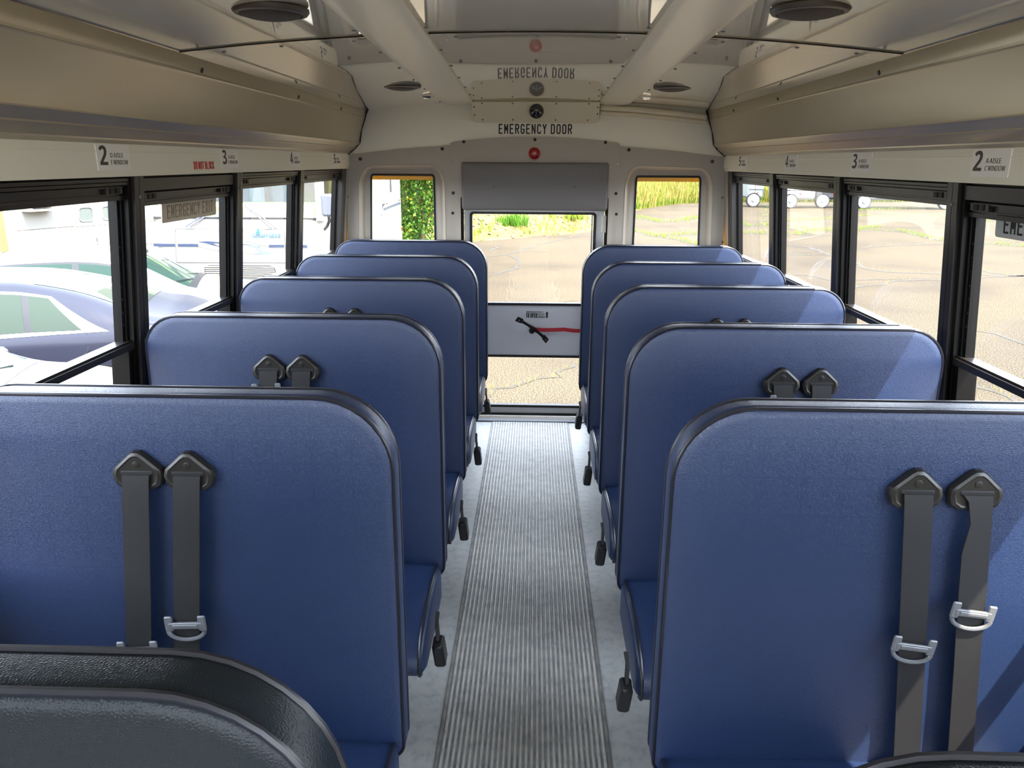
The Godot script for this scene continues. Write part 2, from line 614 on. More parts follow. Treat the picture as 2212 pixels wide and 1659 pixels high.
func header(s: float) -> MB:
	var b := MB.new()
	var p := PackedVector2Array()
	for q in [[1.072, -0.031], [1.072, 0.014], [1.0708, 0.0155], [1.0708, 0.0185], [1.0725, 0.021], [1.0725, 0.044], [1.13, 0.044], [1.13, -0.044], [1.078, -0.044], [1.078, -0.031]]:
		p.push_back(Vector2(q[0] * s, q[1]))
	b.plate(p, [], Vector3(0, 0, -4.6), Vector3.RIGHT, Vector3.UP, Vector3.BACK, 0.0, FRONT + 4.6)
	return b


func cove(s: float) -> MB:
	var prof := [[-0.02, 0.318], [0.9595, 0.276], [0.962, 0.252], [0.9665, 0.238], [0.9655, 0.232], [0.969, 0.227], [0.982, 0.19], [0.993, 0.155], [1.001, 0.118], [1.003, 0.102], [1.0015, 0.098], [1.005, 0.094], [1.026, 0.076], [1.026, 0.072], [1.03, 0.068], [1.056, 0.05], [1.057, 0.046], [1.074, 0.037], [1.13, 0.037]]
	var a := PackedVector3Array()
	var c := PackedVector3Array()
	for i in range(1, prof.size()):
		a.push_back(Vector3(prof[i][0] * s, prof[i][1], -4.57))
		c.push_back(Vector3(prof[i][0] * s, prof[i][1], FRONT))
	var b := MB.new()
	b.grid([a, c] if s < 0 else [c, a])
	return b


func post(s: float, z: float, i: int) -> void:
	var t := frame("trim_%d" % (3 + i + (0 if s < 0 else 9)), Vector3(s * 1.1, -0.8, z))
	var h := 0.0275 if i > 0 else 0.05
	for k in [-1.0, 1.0]:
		obj("post_half", lean(MB.new(), s, z + (k - 1.0) * h * 0.5 + 0.0012, z + (k + 1.0) * h * 0.5 - 0.0012, -1.0, -0.045, -0.004, 0.046), M.frame_dark, t)
	obj("post_core", lean(MB.new(), s, z - h * 0.9, z + h * 0.9, -1.0, -0.045, 0.004, 0.048), M.black, t)
	for y in [-0.099, -0.503]:
		obj("rivet", MB.new().lathe(Vector3(s * (wx(y) - 0.004), y, z), Vector3(-s, 0, 0), [Vector2(0.006, -0.001), Vector2(0.006, 0.001), Vector2(0.0035, 0.003)], 10), M.steel, t)


func window(s: float, z0: float, z1: float, exit: bool) -> void:
	var w := frame("window_%d" % (1 + used.get("window", 0)), Vector3(s * 1.1, -0.8, (z0 + z1) / 2))
	used["window"] = used.get("window", 0) + 1
	var top := -0.045
	var drop := 0.022 if exit else 0.0
	# outer frame: head with a dark shadow gap, stiles and sill
	var fr := MB.new()
	lean(fr, s, z0 - 0.03, z1 + 0.03, top - 0.02, top, 0.02, 0.046)
	for e in [[z0, z0 + 0.014], [z1 - 0.014, z1]]:
		lean(fr, s, e[0], e[1], -1.0, top, 0.006, 0.05)
	lean(fr, s, z0 - 0.03, z1 + 0.03, -0.83, -0.78, 0.004, 0.09)
	if exit:
		lean(fr, s, z0, z1, top - 0.06, top - 0.01, 0.03, 0.05)
		obj("release_plate", lean(MB.new(), s, z0 + 0.012, z1 - 0.012, top - 0.04, top - 0.006, 0.006, 0.03), M.frame_dark, w)
	else:
		obj("head_rail", lean(lean(MB.new(), s, z0 + 0.014, z1 - 0.014, top - 0.012, top - 0.004, 0.004, 0.02), s, z0 + 0.014, z1 - 0.014, top - 0.021, top - 0.014, 0.006, 0.02), M.frame_dark, w)
	lean(fr, s, z0, z1, top - 0.034, top - 0.015, 0.024, 0.046)
	obj("window_frame", fr, M.black, w)
	var y := top - 0.024 - drop
	# sliding sash: top rail with two latches, lip and stiles
	var sash := MB.new()
	lean(sash, s, z0 + 0.016, z1 - 0.016, y - 0.004, y, 0.014, 0.045)
	lean(sash, s, z0 + 0.016, z1 - 0.016, y - 0.019, y - 0.004, 0.022, 0.045)
	lean(sash, s, z0 + 0.016, z1 - 0.016, y - 0.0235, y - 0.019, 0.02, 0.045)
	lean(sash, s, z0 + 0.016, z1 - 0.016, y - 0.036, y - 0.0245, 0.016, 0.04)
	obj("sash_rail", sash, M.frame_dark, w)
	for e in [z0 + 0.016, z1 - 0.036]:
		obj("sash_stile", lean(lean(MB.new(), s, e, e + 0.009, -0.495, y - 0.02, 0.02, 0.05), s, e + 0.011, e + 0.02, -0.495, y - 0.02, 0.026, 0.05), M.black, w)
	for e in [z0, z1 - 0.034]:
		obj("lower_stile", lean(MB.new(), s, e, e + 0.034, -0.8, -0.505, 0.012, 0.062), M.black, w)
	for k in [0, 1]:
		var zc: float = z0 + 0.07 if k == 0 else z1 - 0.07
		var la := obj("latch", lean(MB.new(), s, zc - 0.04, zc + 0.04, y - 0.019, y - 0.002, 0.012, 0.03), M.frame_dark, w)
		obj("latch_grip", lean(MB.new(), s, zc - 0.025, zc - 0.005, y - 0.0175, y - 0.0035, 0.0095, 0.02), M.rubber, la)
		obj("latch_grip", lean(MB.new(), s, zc + 0.008, zc + 0.022, y - 0.0175, y - 0.0035, 0.0095, 0.02), M.rubber, la)
	var ho := MB.new()
	for k in 9:
		var yy := -0.16 - 0.036 * k
		lean(ho, s, z0 + 0.0285, z0 + 0.0315, yy, yy + 0.006, 0.0245, 0.03)
	obj("stop_notches", ho, M.rubber, w).set_meta("kind", "stuff")
	obj("meeting_rail", lean(lean(MB.new(), s, z0 + 0.012, z1 - 0.012, -0.515, -0.497, 0.006, 0.05), s, z0 + 0.012, z1 - 0.012, -0.497, -0.491, 0.014, 0.05), M.frame_dark, w)
	for e in [[-0.495, y - 0.03, 0.036], [-0.79, -0.51, 0.056]]:
		var p := MB.new()
		var a: float = wx(e[0]) + e[2]
		var b: float = wx(e[1]) + e[2]
		p.quad(Vector3(s * a, e[0], z0 + 0.02), Vector3(s * a, e[0], z1 - 0.02), Vector3(s * b, e[1], z1 - 0.02), Vector3(s * b, e[1], z0 + 0.02))
		obj("pane", p, M.glass, w)


func cy(x: float) -> float:
	return 0.328 - 0.053 * (x / 0.97) * (x / 0.97)


func rail_x(z: float) -> float:
	return lerpf(-0.437, -0.358, clampf((z + 4.55) / 2.92, 0.0, 1.6))


func ceiling() -> void:
	var c := frame("ceiling", Vector3(0, 0.28, -1.1))
	var edges := [[-1.0, -0.37], [-0.43, 0.43], [0.37, 1.0]]
	var cuts := [[-4.6, -2.205, 0.0], [-2.225, 0.2, 0.004], [0.18, FRONT, 0.0]]
	for z in cuts:
		for e in edges:
			var a := PackedVector3Array()
			var b := PackedVector3Array()
			var n := 14
			for i in n + 1:
				var x := lerpf(e[0], e[1], i / float(n))
				a.push_back(Vector3(x, cy(x) + z[2], z[0]))
				b.push_back(Vector3(x, cy(x) + z[2], z[1]))
			var m := MB.new()
			m.grid([a, b])
			obj("ceiling_panel", m, M.ceiling, c)
	obj("roof", MB.new().box(Vector3(-1.2, 0.40, -4.76), Vector3(1.2, 0.46, FRONT)), M.yellow, c)
	for s in [-1.0, 1.0]:
		var rings := []
		for k in 9:
			var z := lerpf(-4.56, FRONT, k / 8.0)
			var x0: float = rail_x(z) * s
			var ring := PackedVector3Array()
			for q in [[-0.084, 0.012], [-0.084, -0.004], [-0.074, -0.007], [-0.05, -0.012], [0.05, -0.012], [0.074, -0.007], [0.084, -0.004], [0.084, 0.012]]:
				ring.push_back(Vector3(x0 + q[0], cy(x0) + q[1], z))
			rings.push_back(ring)
		obj("ceiling_rail", MB.new().loft(rings, true, true), M.rail, c, 50.0)
		for z in [-4.45, -4.1, -3.7, -3.3, -2.9, -2.5, -2.1]:
			for e in [-0.092, 0.092]:
				var x: float = rail_x(z) * s + e
				obj("screw", MB.new().lathe(Vector3(x, cy(x) - 0.0005, z), Vector3.DOWN, [Vector2(0.0055, -0.001), Vector2(0.0055, 0.001), Vector2(0.003, 0.0025)], 8), M.steel, c)
	for x in [-0.86, -0.7, -0.5, -0.22, 0.0, 0.22, 0.5, 0.7, 0.86]:
		obj("screw", MB.new().lathe(Vector3(x, cy(x) - 0.0005, -2.26), Vector3.DOWN, [Vector2(0.006, -0.001), Vector2(0.006, 0.001), Vector2(0.003, 0.0025)], 8), M.steel, c)


func rear_wall() -> void:
	var w := frame("wall_back", Vector3(0, FLOOR, REAR))
	# white panel above
	var top := PackedVector2Array()
	top.append_array([Vector2(-1.09, 0.0), Vector2(1.09, 0.0)])
	for i in 13:
		var x := 1.09 - 2.18 * i / 12.0
		top.push_back(Vector2(x, cy(x) + 0.02))
	obj("upper_panel", MB.new().plate(top, [], Vector3(0, 0, REAR - 0.012), Vector3.RIGHT, Vector3.UP, Vector3.BACK, -0.05, 0.0), M.white_panel, w)
	# grey moulded panel with two recessed windows and the door opening
	var grey := PackedVector2Array([Vector2(-1.15, FLOOR), Vector2(-0.43, FLOOR), Vector2(-0.43, -0.2), Vector2(0.425, -0.2), Vector2(0.425, FLOOR), Vector2(1.15, FLOOR), Vector2(1.085, 0.032), Vector2(0.78, 0.066), Vector2(0.4, 0.096), Vector2(-0.4, 0.096), Vector2(-0.78, 0.066), Vector2(-1.085, 0.032)])
	var hl := PackedVector2Array()
	var hr := PackedVector2Array()
	var gl := PackedVector2Array()
	var gr := PackedVector2Array()
	for q in rrect(0.0, 1.0, 0.0, 1.0, [0.16, 0.16, 0.16, 0.16], 7):
		var y := lerpf(-0.86, -0.028, q.y)
		var y2 := lerpf(-0.80, -0.078, q.y)
		var hx := lerpf(lerpf(1.055, 1.02, q.y), 0.52, q.x) 
		hl.push_back(Vector2(-hx, y + 0.014 * q.x * q.y))
		hr.push_back(Vector2(hx - 0.004, y + 0.014 * q.x * q.y))
	for q in rrect(0.0, 1.0, 0.0, 1.0, [0.03, 0.03, 0.03, 0.03], 7):
		var y2 := lerpf(-0.80, -0.078, q.y)
		gl.push_back(Vector2(-lerpf(lerpf(0.99, 0.96, q.y), 0.592, q.x), y2))
		gr.push_back(Vector2(lerpf(lerpf(0.988, 0.957, q.y), 0.588, q.x), y2))
	obj("moulded_panel", MB.new().plate(grey, [hl, hr], Vector3(0, 0, REAR), Vector3.RIGHT, Vector3.UP, Vector3.BACK, -0.05, 0.0), M.grey_panel, w)
	for k in 2:
		var outer: PackedVector2Array = hl if k == 0 else hr
		var inner: PackedVector2Array = gl if k == 0 else gr
		var rings := []
		for st in [[0.0, 0.002], [0.03, 0.004], [0.1, -0.002], [0.22, -0.016], [0.36, -0.04], [0.5, -0.055], [0.93, -0.062], [1.0, -0.062], [1.0, -0.085]]:
			var ring := PackedVector3Array()
			for i in outer.size():
				var q := outer[i].lerp(inner[i], st[0])
				ring.push_back(Vector3(q.x, q.y, REAR + st[1]))
			rings.push_back(ring)
		obj("window_recess", MB.new().loft(rings), M.grey_panel, w, 60.0)
		var win := frame("window_%d" % (1 + used["window"]), Vector3(-0.78 if k == 0 else 0.77, -0.8, REAR - 0.06))
		used["window"] += 1
		var p2 := PackedVector3Array()
		for q in inner:
			p2.push_back(Vector3(q.x, q.y, REAR - 0.0605))
		var path := []
		for q in p2:
			path.push_back(q)
		obj("gasket", MB.new().tube(path, 0.006, 6, true), M.rubber, win)
		var pane := MB.new()
		pane.fan(ring3(inner, REAR - 0.075), false)
		obj("pane", pane, M.glass, win)
	# outer skin with a yellow lip that shows at the top of each rear window
	var skin := PackedVector2Array([Vector2(-1.2, -1.95), Vector2(-0.43, -1.95), Vector2(-0.43, -0.2), Vector2(0.425, -0.2), Vector2(0.425, -1.95), Vector2(1.2, -1.95), Vector2(1.2, 0.46), Vector2(-1.2, 0.46)])
	obj("outer_skin", MB.new().plate(skin, [rrect(-1.03, -0.56, -0.84, -0.108, [0.02, 0.02, 0.02, 0.02], 3), rrect(0.555, 1.03, -0.84, -0.108, [0.02, 0.02, 0.02, 0.02], 3)], Vector3(0, 0, -4.76), Vector3.RIGHT, Vector3.UP, Vector3.BACK, 0.0, 0.03), M.yellow, w)
	for q in [[-0.533, 0.068], [0.53, 0.069], [-1.007, 0.01], [1.005, 0.008]]:
		obj("screw", MB.new().lathe(Vector3(q[0], q[1], REAR), Vector3.BACK, [Vector2(0.0095, -0.001), Vector2(0.0095, 0.002), Vector2(0.006, 0.004)], 12), M.screw_black, w)
	for q in [[1.079, -0.191], [1.1, -0.443], [-1.093, -0.201], [-1.1, -0.468]]:
		obj("screw", MB.new().lathe(Vector3(q[0], q[1], REAR), Vector3.BACK, [Vector2(0.007, -0.001), Vector2(0.007, 0.002), Vector2(0.004, 0.004)], 10), M.steel, w)
	# raised surround of the door
	var sur := frame("trim_21", Vector3(0, FLOOR, REAR))
	var o := PackedVector2Array([Vector2(-0.455, FLOOR), Vector2(-0.455, -0.25), Vector2(-0.489, -0.215), Vector2(-0.489, 0.085), Vector2(-0.483, 0.1), Vector2(-0.468, 0.107)])
	for i in 9:
		var x := -0.44 + 0.88 * i / 8.0
		o.push_back(Vector2(x - 0.004, 0.137 - 0.027 * pow(x / 0.44, 2)))
	o.append_array([Vector2(0.46, 0.107), Vector2(0.475, 0.1), Vector2(0.481, 0.085), Vector2(0.481, -0.215), Vector2(0.45, -0.25), Vector2(0.45, FLOOR), Vector2(0.425, FLOOR), Vector2(0.425, -0.2), Vector2(-0.43, -0.2), Vector2(-0.43, FLOOR)])
	obj("surround_panel", MB.new().plate(o, [], Vector3(0, 0, REAR), Vector3.RIGHT, Vector3.UP, Vector3.BACK, -0.02, 0.014), M.grey_panel, sur)
	for q in [[-0.408, 0.107], [-0.004, 0.121], [0.395, 0.108], [-0.473, -0.176], [0.466, -0.172]]:
		obj("screw", MB.new().lathe(Vector3(q[0], q[1], REAR + 0.014), Vector3.BACK, [Vector2(0.009, -0.001), Vector2(0.009, 0.002), Vector2(0.006, 0.004)], 12), M.screw_black, sur)
	for q in [[-0.476, -0.005], [0.468, -0.01]]:
		obj("screw", MB.new().lathe(Vector3(q[0], q[1], REAR + 0.014), Vector3.BACK, [Vector2(0.006, -0.001), Vector2(0.006, 0.002), Vector2(0.003, 0.004)], 10), M.chrome, sur)
	for q in [[-0.479, -0.291], [0.475, -0.289]]:
		obj("screw", MB.new().lathe(Vector3(q[0], q[1], REAR), Vector3.BACK, [Vector2(0.0085, -0.001), Vector2(0.0085, 0.002), Vector2(0.005, 0.004)], 12), M.screw_black, sur)
	# lining of the door opening
	var j := frame("trim_22", Vector3(0, FLOOR, REAR))
	for s in [-1.0, 1.0]:
		var x: float = -0.43 if s < 0 else 0.425
		obj("door_jamb", MB.new().box(Vector3(minf(x, x + s * 0.03), FLOOR, -4.75), Vector3(maxf(x, x + s * 0.03), -0.2, REAR + 0.016)), M.grey_panel, j)
	obj("door_lintel", MB.new().box(Vector3(-0.46, -0.2, -4.75), Vector3(0.455, -0.16, REAR - 0.02)), M.grey_panel, j)
	obj("door_threshold", MB.new().box(Vector3(-0.43, -1.95, -4.75), Vector3(0.425, FLOOR, REAR)), M.grey_panel, j)
	# soft roll where the ceiling meets the wall on the right, thin bead on the left
	var roll := frame("trim_23", Vector3(0.65, 0.25, REAR))
	obj("ceiling_roll", MB.new().tube([Vector3(0.36, 0.296, -4.57), Vector3(0.55, 0.285, -4.57), Vector3(0.75, 0.268, -4.57), Vector3(0.95, 0.246, -4.57)], 0.016, 10), M.cream, roll)
	obj("ceiling_bead", MB.new().tube([Vector3(0.36, 0.268, -4.58), Vector3(0.55, 0.258, -4.58), Vector3(0.75, 0.241, -4.58), Vector3(0.955, 0.22, -4.58)], 0.012, 10), M.cream, roll)
	emergency_door()


func emergency_door() -> void:
	var d := frame("door_1", Vector3(0, FLOOR, -4.66))
	var holes := [rrect(-0.385, 0.366, -0.846, -0.285, [0.02, 0.02, 0.02, 0.02], 4), rrect(-0.385, 0.366, -1.5, -1.158, [0.02, 0.02, 0.02, 0.02], 4)]
	obj("door_leaf", MB.new().plate(PackedVector2Array([Vector2(-0.418, FLOOR + 0.012), Vector2(0.412, FLOOR + 0.012), Vector2(0.412, -0.21), Vector2(-0.418, -0.21)]), holes, Vector3(0, 0, -4.66), Vector3.RIGHT, Vector3.UP, Vector3.BACK, -0.04, 0.0), M.door_paint, d)
	for k in 2:
		var h: PackedVector2Array = holes[k]
		var y0: float = -0.846 if k == 0 else -1.5
		var y1: float = -0.285 if k == 0 else -1.158
		var inner := rrect(-0.371, 0.351, y0 + 0.016, y1 - 0.014, [0.012, 0.012, 0.012, 0.012], 4)
		var g := MB.new().plate(h, [inner], Vector3(0, 0, -4.66), Vector3.RIGHT, Vector3.UP, Vector3.BACK, -0.03, 0.008)
		obj("window_gasket", g, M.rubber, d)
		var p := MB.new()
		p.fan(ring3(inner, -4.672), false)
		obj("pane", p, M.glass, d)
	var sl := MB.new()
	sl.box(Vector3(0.338, -0.83, -4.668), Vector3(0.345, -0.29, -4.66))
	obj("pane_edge", sl, M.steel, d)
	obj("weatherstrip", MB.new().tube([Vector3(-0.424, FLOOR + 0.02, -4.64), Vector3(-0.424, -0.215, -4.64), Vector3(0.419, -0.215, -4.64), Vector3(0.419, FLOOR + 0.02, -4.64)], 0.007, 8), M.rubber, d)
	obj("kick_seal", MB.new().box(Vector3(-0.415, FLOOR + 0.008, -4.656), Vector3(0.41, FLOOR + 0.022, -4.648)), M.rubber, d)
	for y in [-0.35, -1.28]:
		obj("hinge", MB.new().chbox(Vector3(0.395, y - 0.05, -4.655), Vector3(0.424, y + 0.05, -4.628), 0.004), M.rail, d)
	# the lever that opens it, with its red warning strap
	var hd := Vector3(-0.002, -0.988, -4.648)
	var along := Vector3(0.81, -0.586, 0.0)
	var across := Vector3(0.586, 0.81, 0.0)
	var lever := MB.new()
	var rings := []
	for q in [[-0.118, 0.02, 0.014], [-0.083, 0.02, 0.014], [-0.076, 0.011, 0.022], [-0.04, 0.009, 0.03], [0.0, 0.016, 0.032], [0.04, 0.009, 0.03], [0.076, 0.011, 0.022], [0.083, 0.02, 0.014], [0.118, 0.02, 0.014]]:
		var ring := PackedVector3Array()
		for e in [[-1, -1], [-1, 1], [1, 1], [1, -1]]:
			ring.push_back(hd + along * q[0] + across * (e[0] * q[1] * 0.75 - q[0] * q[0] * 1.1 + 0.008) + Vector3(0, 0, q[2] + e[1] * 0.006))
		rings.push_back(ring)
	lever.loft(rings, true, true)
	var lv := obj("release_lever", lever, M.black, d)
	lv.set_meta("label", "black release lever set at a slant")
	obj("pivot", MB.new().lathe(hd + Vector3(-0.005, -0.012, -0.012), Vector3.BACK, [Vector2(0.017, 0.0), Vector2(0.017, 0.03), Vector2(0.012, 0.036)], 14), M.black, lv)
	for e in [-0.103, 0.103]:
		obj("rivet", MB.new().lathe(hd + along * e + Vector3(0, -0.005, 0.02), Vector3.BACK, [Vector2(0.004, 0.0), Vector2(0.004, 0.003), Vector2(0.002, 0.004)], 8), M.steel, lv)
	var st := MB.new()
	var r1 := []
	for q in [[0.012, -0.992, 0.004], [0.06, -0.995, 0.012], [0.13, -0.992, 0.016], [0.19, -0.989, 0.014], [0.25, -0.997, 0.01], [0.33, -0.999, 0.006], [0.4, -1.0, 0.004]]:
		r1.push_back(PackedVector3Array([Vector3(q[0], q[1] - 0.0115, -4.656 + q[2]), Vector3(q[0], q[1] - 0.0115, -4.653 + q[2]), Vector3(q[0], q[1] + 0.0115, -4.653 + q[2]), Vector3(q[0], q[1] + 0.0115, -4.656 + q[2])]))
	st.loft(r1, true, true)
	obj("warning_strap", st, M.red_strap, d)
	var note := MB.new()
	sign_letters(note, "TO OPEN", Vector3(-0.043, -0.922, -4.66), Vector3.RIGHT, Vector3.UP, 0.066, 0.03, 0.0015, 0.17, 0.4, 0.3)
	lettering(note, "EMERGENCY ONLY", Vector3(-0.043, -0.89, -4.66), Vector3.RIGHT, Vector3.UP, 0.104, 0.009, 0.0015)
	lettering(note, "PULL UP", Vector3(0.027, -0.906, -4.66), Vector3.RIGHT, Vector3.UP, 0.04, 0.011, 0.0015)
	lettering(note, "HANDLE", Vector3(0.027, -0.922, -4.66), Vector3.RIGHT, Vector3.UP, 0.044, 0.011, 0.0015)
	note.plate(PackedVector2Array([Vector2(0.079, -0.922), Vector2(0.09, -0.922), Vector2(0.09, -0.896), Vector2(0.094, -0.896), Vector2(0.0845, -0.881), Vector2(0.075, -0.896), Vector2(0.079, -0.896)]), [], Vector3(0, 0, -4.66), Vector3.RIGHT, Vector3.UP, Vector3.BACK, 0.0, 0.0015)
	obj("instruction_lettering", note, M.ink, d)


func front_wall() -> void:
	# behind the camera: unseen dashboard wall, with a windscreen enlarged to let in more daylight
	var w := frame("wall_front", Vector3(0, FLOOR, FRONT))
	obj("front_panel", MB.new().plate(PackedVector2Array([Vector2(-1.2, -1.95), Vector2(1.2, -1.95), Vector2(1.2, 0.46), Vector2(-1.2, 0.46)]), [rrect(-1.14, 1.14, -1.15, 0.27, [0.08, 0.08, 0.08, 0.08], 4)], Vector3(0, 0, FRONT), Vector3.RIGHT, Vector3.UP, Vector3.BACK, 0.0, 0.06), M.grey_panel, w)
	# unseen folding entrance door with glass leaves, added to let in more daylight
	var d := frame("door_2", Vector3(1.16, FLOOR, 0.9))
	for z in [0.32, 0.7, 1.1]:
		obj("door_frame", lean(MB.new(), 1.0, z - 0.02, z + 0.02, -1.9, -0.8, 0.03, 0.07), M.black, d)
	obj("door_frame", lean(MB.new(), 1.0, 0.3, FRONT, -1.95, -1.88, 0.03, 0.07), M.black, d)
	for e in [[0.34, 0.68], [0.72, 1.08]]:
		var q := MB.new()
		q.quad(Vector3(wx(-1.88) + 0.05, -1.88, e[0]), Vector3(wx(-1.88) + 0.05, -1.88, e[1]), Vector3(wx(-0.8) + 0.05, -0.8, e[1]), Vector3(wx(-0.8) + 0.05, -0.8, e[0]))
		obj("pane", q, M.glass, d)
	var win := frame("window_%d" % (1 + used["window"]), Vector3(0, -0.75, FRONT + 0.03))
	used["window"] += 1
	var p := MB.new()
	p.quad(Vector3(-1.14, -1.15, FRONT + 0.03), Vector3(1.14, -1.15, FRONT + 0.03), Vector3(1.14, 0.27, FRONT + 0.03), Vector3(-1.14, 0.27, FRONT + 0.03))
	obj("pane", p, M.glass, win)


# ------------------------------------------------------------------ seats
func padded(x0: float, x1: float, y0: float, y1: float, radii: Array, thick: float, puff: float) -> Array:
	# [upholstery, front piping, rear piping] of an upright pad with its front edge at z = 0
	var o := rrect(x0, x1, y0, y1, radii, 9)
	var c := Vector2((x0 + x1) / 2, (y0 + y1) / 2)
	var rings := []
	for q in [[0.03, -thick - puff], [0.35, -thick - puff], [0.7, -thick - puff * 0.85], [0.93, -thick - puff * 0.5], [1.0, -thick], [1.012, -thick * 0.78], [1.012, -thick * 0.25], [1.0, 0.0], [0.985, puff * 0.3], [0.93, puff * 0.55], [0.8, puff * 0.82], [0.55, puff * 0.96], [0.3, puff], [0.03, puff]]:
		var ring := PackedVector3Array()
		for p in o:
			var d := p - c
			var k: float = q[0]
			var e := d * k
			if k > 0.9:
				e = d * (1.0 - (1.0 - k) * minf(1.0, 0.3 / d.length()))
			ring.push_back(Vector3(c.x + e.x, c.y + e.y, q[1]))
		rings.push_back(ring)
	var out := [MB.new().loft(rings, true, true)]
	for z in [0.001, -thick - 0.001]:
		var path := []
		for p in o:
			path.push_back(Vector3(p.x, p.y, z))
		out.push_back(MB.new().tube(path, 0.0043, 7, true))
	return out


func guide_outline(k: float) -> PackedVector2Array:
	var raw := PackedVector2Array([Vector2(-0.03, -0.04), Vector2(0.03, -0.04), Vector2(0.044, -0.03), Vector2(0.0495, -0.012), Vector2(0.046, 0.003), Vector2(0.036, 0.012), Vector2(0.014, 0.032), Vector2(0.006, 0.037), Vector2(-0.006, 0.037), Vector2(-0.014, 0.032), Vector2(-0.036, 0.012), Vector2(-0.046, 0.003), Vector2(-0.0495, -0.012), Vector2(-0.044, -0.03)])
	for i in raw.size():
		raw[i] = raw[i] * k + Vector2(0, -0.002) * (1.0 - k)
	return raw


func seat_meshes(s: float) -> Dictionary:
	var key := "seat%d" % int(s)
	if cache.has(key):
		return cache[key]
	var off := Vector3(s * 0.68, FLOOR, 0)
	var x0 := -1.1 if s < 0 else 0.262
	var x1 := -0.262 if s < 0 else 1.1
	var p := padded(x0, x1, -1.225, -0.4235, [0.035, 0.035, 0.145, 0.1] if s < 0 else [0.035, 0.035, 0.1, 0.145], 0.054, 0.013)
	var d := {"back": p[0].mesh(off), "pipe": [p[1].mesh(off), p[2].mesh(off)]}
	# cushion: its side profile swept across the seat
	var prof := [[0.0, 0.275], [0.0, 0.372], [0.05, 0.386], [0.14, 0.394], [0.24, 0.395], [0.32, 0.387], [0.375, 0.368], [0.41, 0.338], [0.42, 0.308], [0.41, 0.282], [0.38, 0.266], [0.2, 0.264]]
	var rings := []
	var w := 0.826
	for q in [[0.0, 0.86, 0.0], [0.006, 0.94, 0.0], [0.018, 1.0, 0.0], [0.12, 1.0, 0.006], [0.3, 1.0, 0.011], [0.526, 1.0, 0.011], [0.706, 1.0, 0.006], [w - 0.018, 1.0, 0.0], [w - 0.006, 0.94, 0.0], [w, 0.86, 0.0]]:
		var ring := PackedVector3Array()
		for e in prof:
			var lift: float = q[2] if e[1] > 0.3 else 0.0
			ring.push_back(Vector3(x0 + 0.006 + q[0], FLOOR + 0.325 + (e[1] - 0.325) * q[1] + lift, 0.21 + (e[0] - 0.21) * q[1]))
		rings.push_back(ring)
	d.cushion = MB.new().loft(rings, true, true).mesh(off, 55.0)
	var path := []
	var xe := -0.262 - 0.006 - 0.012 if s < 0 else 0.262 + 0.006 + 0.012
	for i in range(1, prof.size() - 1):
		path.push_back(Vector3(xe, FLOOR + prof[i][1] + 0.0015, prof[i][0] + 0.001))
	d.cushion_pipe = MB.new().tube(path, 0.0045, 7).mesh(off)
	# pedestal and rails
	d.leg = MB.new().tube([Vector3(0, 0, 0), Vector3(0, 0.27, 0)], 0.016, 10).mesh()
	d.foot = MB.new().chbox(Vector3(-0.035, 0, -0.04), Vector3(0.035, 0.007, 0.04), 0.003).mesh()
	d.rail = MB.new().chbox(Vector3(-0.39, 0.245, -0.014), Vector3(0.41, 0.27, 0.014), 0.004).mesh()
	# belt hardware
	var g := MB.new()
	g.loft([ring3(guide_outline(1.0), 0.0), ring3(guide_outline(1.0), 0.007), ring3(guide_outline(0.94), 0.013), ring3(guide_outline(0.8), 0.0155), ring3(guide_outline(0.72), 0.0135), ring3(guide_outline(0.2), 0.0135)], true, true)
	g.lathe(Vector3(0.0, 0.012, 0.0125), Vector3.BACK, [Vector2(0.007, 0.0), Vector2(0.007, 0.002), Vector2(0.005, 0.0026)], 12)
	d.guide = g.mesh(Vector3.ZERO, 30.0)
	d.slot = MB.new().chbox(Vector3(-0.0305, -0.009, 0.006), Vector3(0.0305, 0.0, 0.0158), 0.002).mesh()
	var a := MB.new()
	a.chbox(Vector3(-0.034, -0.0075, -0.003), Vector3(0.034, 0.0065, 0.004), 0.0015)
	a.chbox(Vector3(-0.026, -0.0035, 0.003), Vector3(0.026, 0.003, 0.0055), 0.001)
	for e in [-1.0, 1.0]:
		a.chbox(Vector3(e * 0.0335 - 0.0078, -0.013, -0.003), Vector3(e * 0.0335 + 0.0078, 0.02, 0.003), 0.002)
	var loop := []
	for k in 13:
		var t := PI + PI * k / 12.0
		loop.push_back(Vector3(0.0365 * cos(t), -0.012 + 0.02 * sin(t) * (1.0 if k % 12 else 0.0), 0.001))
	a.tube(loop, 0.0042, 7)
	d.adjuster = a.mesh(Vector3.ZERO, 35.0)
	var b := MB.new()
	b.chbox(Vector3(-0.015, -0.04, -0.026), Vector3(0.015, 0.034, 0.026), 0.006)
	d.buckle = b.mesh()
	d.button = MB.new().chbox(Vector3(-0.011, 0.032, -0.018), Vector3(0.011, 0.0365, 0.018), 0.0015).mesh()
	d.stalk = MB.new().loft([PackedVector3Array([Vector3(-0.004, 0.035, -0.016), Vector3(0.004, 0.035, -0.016), Vector3(0.004, 0.035, 0.006), Vector3(-0.004, 0.035, 0.006)]), PackedVector3Array([Vector3(-0.005, 0.07, -0.035), Vector3(0.003, 0.07, -0.035), Vector3(0.003, 0.07, -0.01), Vector3(-0.005, 0.07, -0.01)]), PackedVector3Array([Vector3(-0.006, 0.07, -0.07), Vector3(0.002, 0.07, -0.07), Vector3(0.002, 0.085, -0.055), Vector3(-0.006, 0.085, -0.055)])], true, true).mesh()
	cache[key] = d
	return d


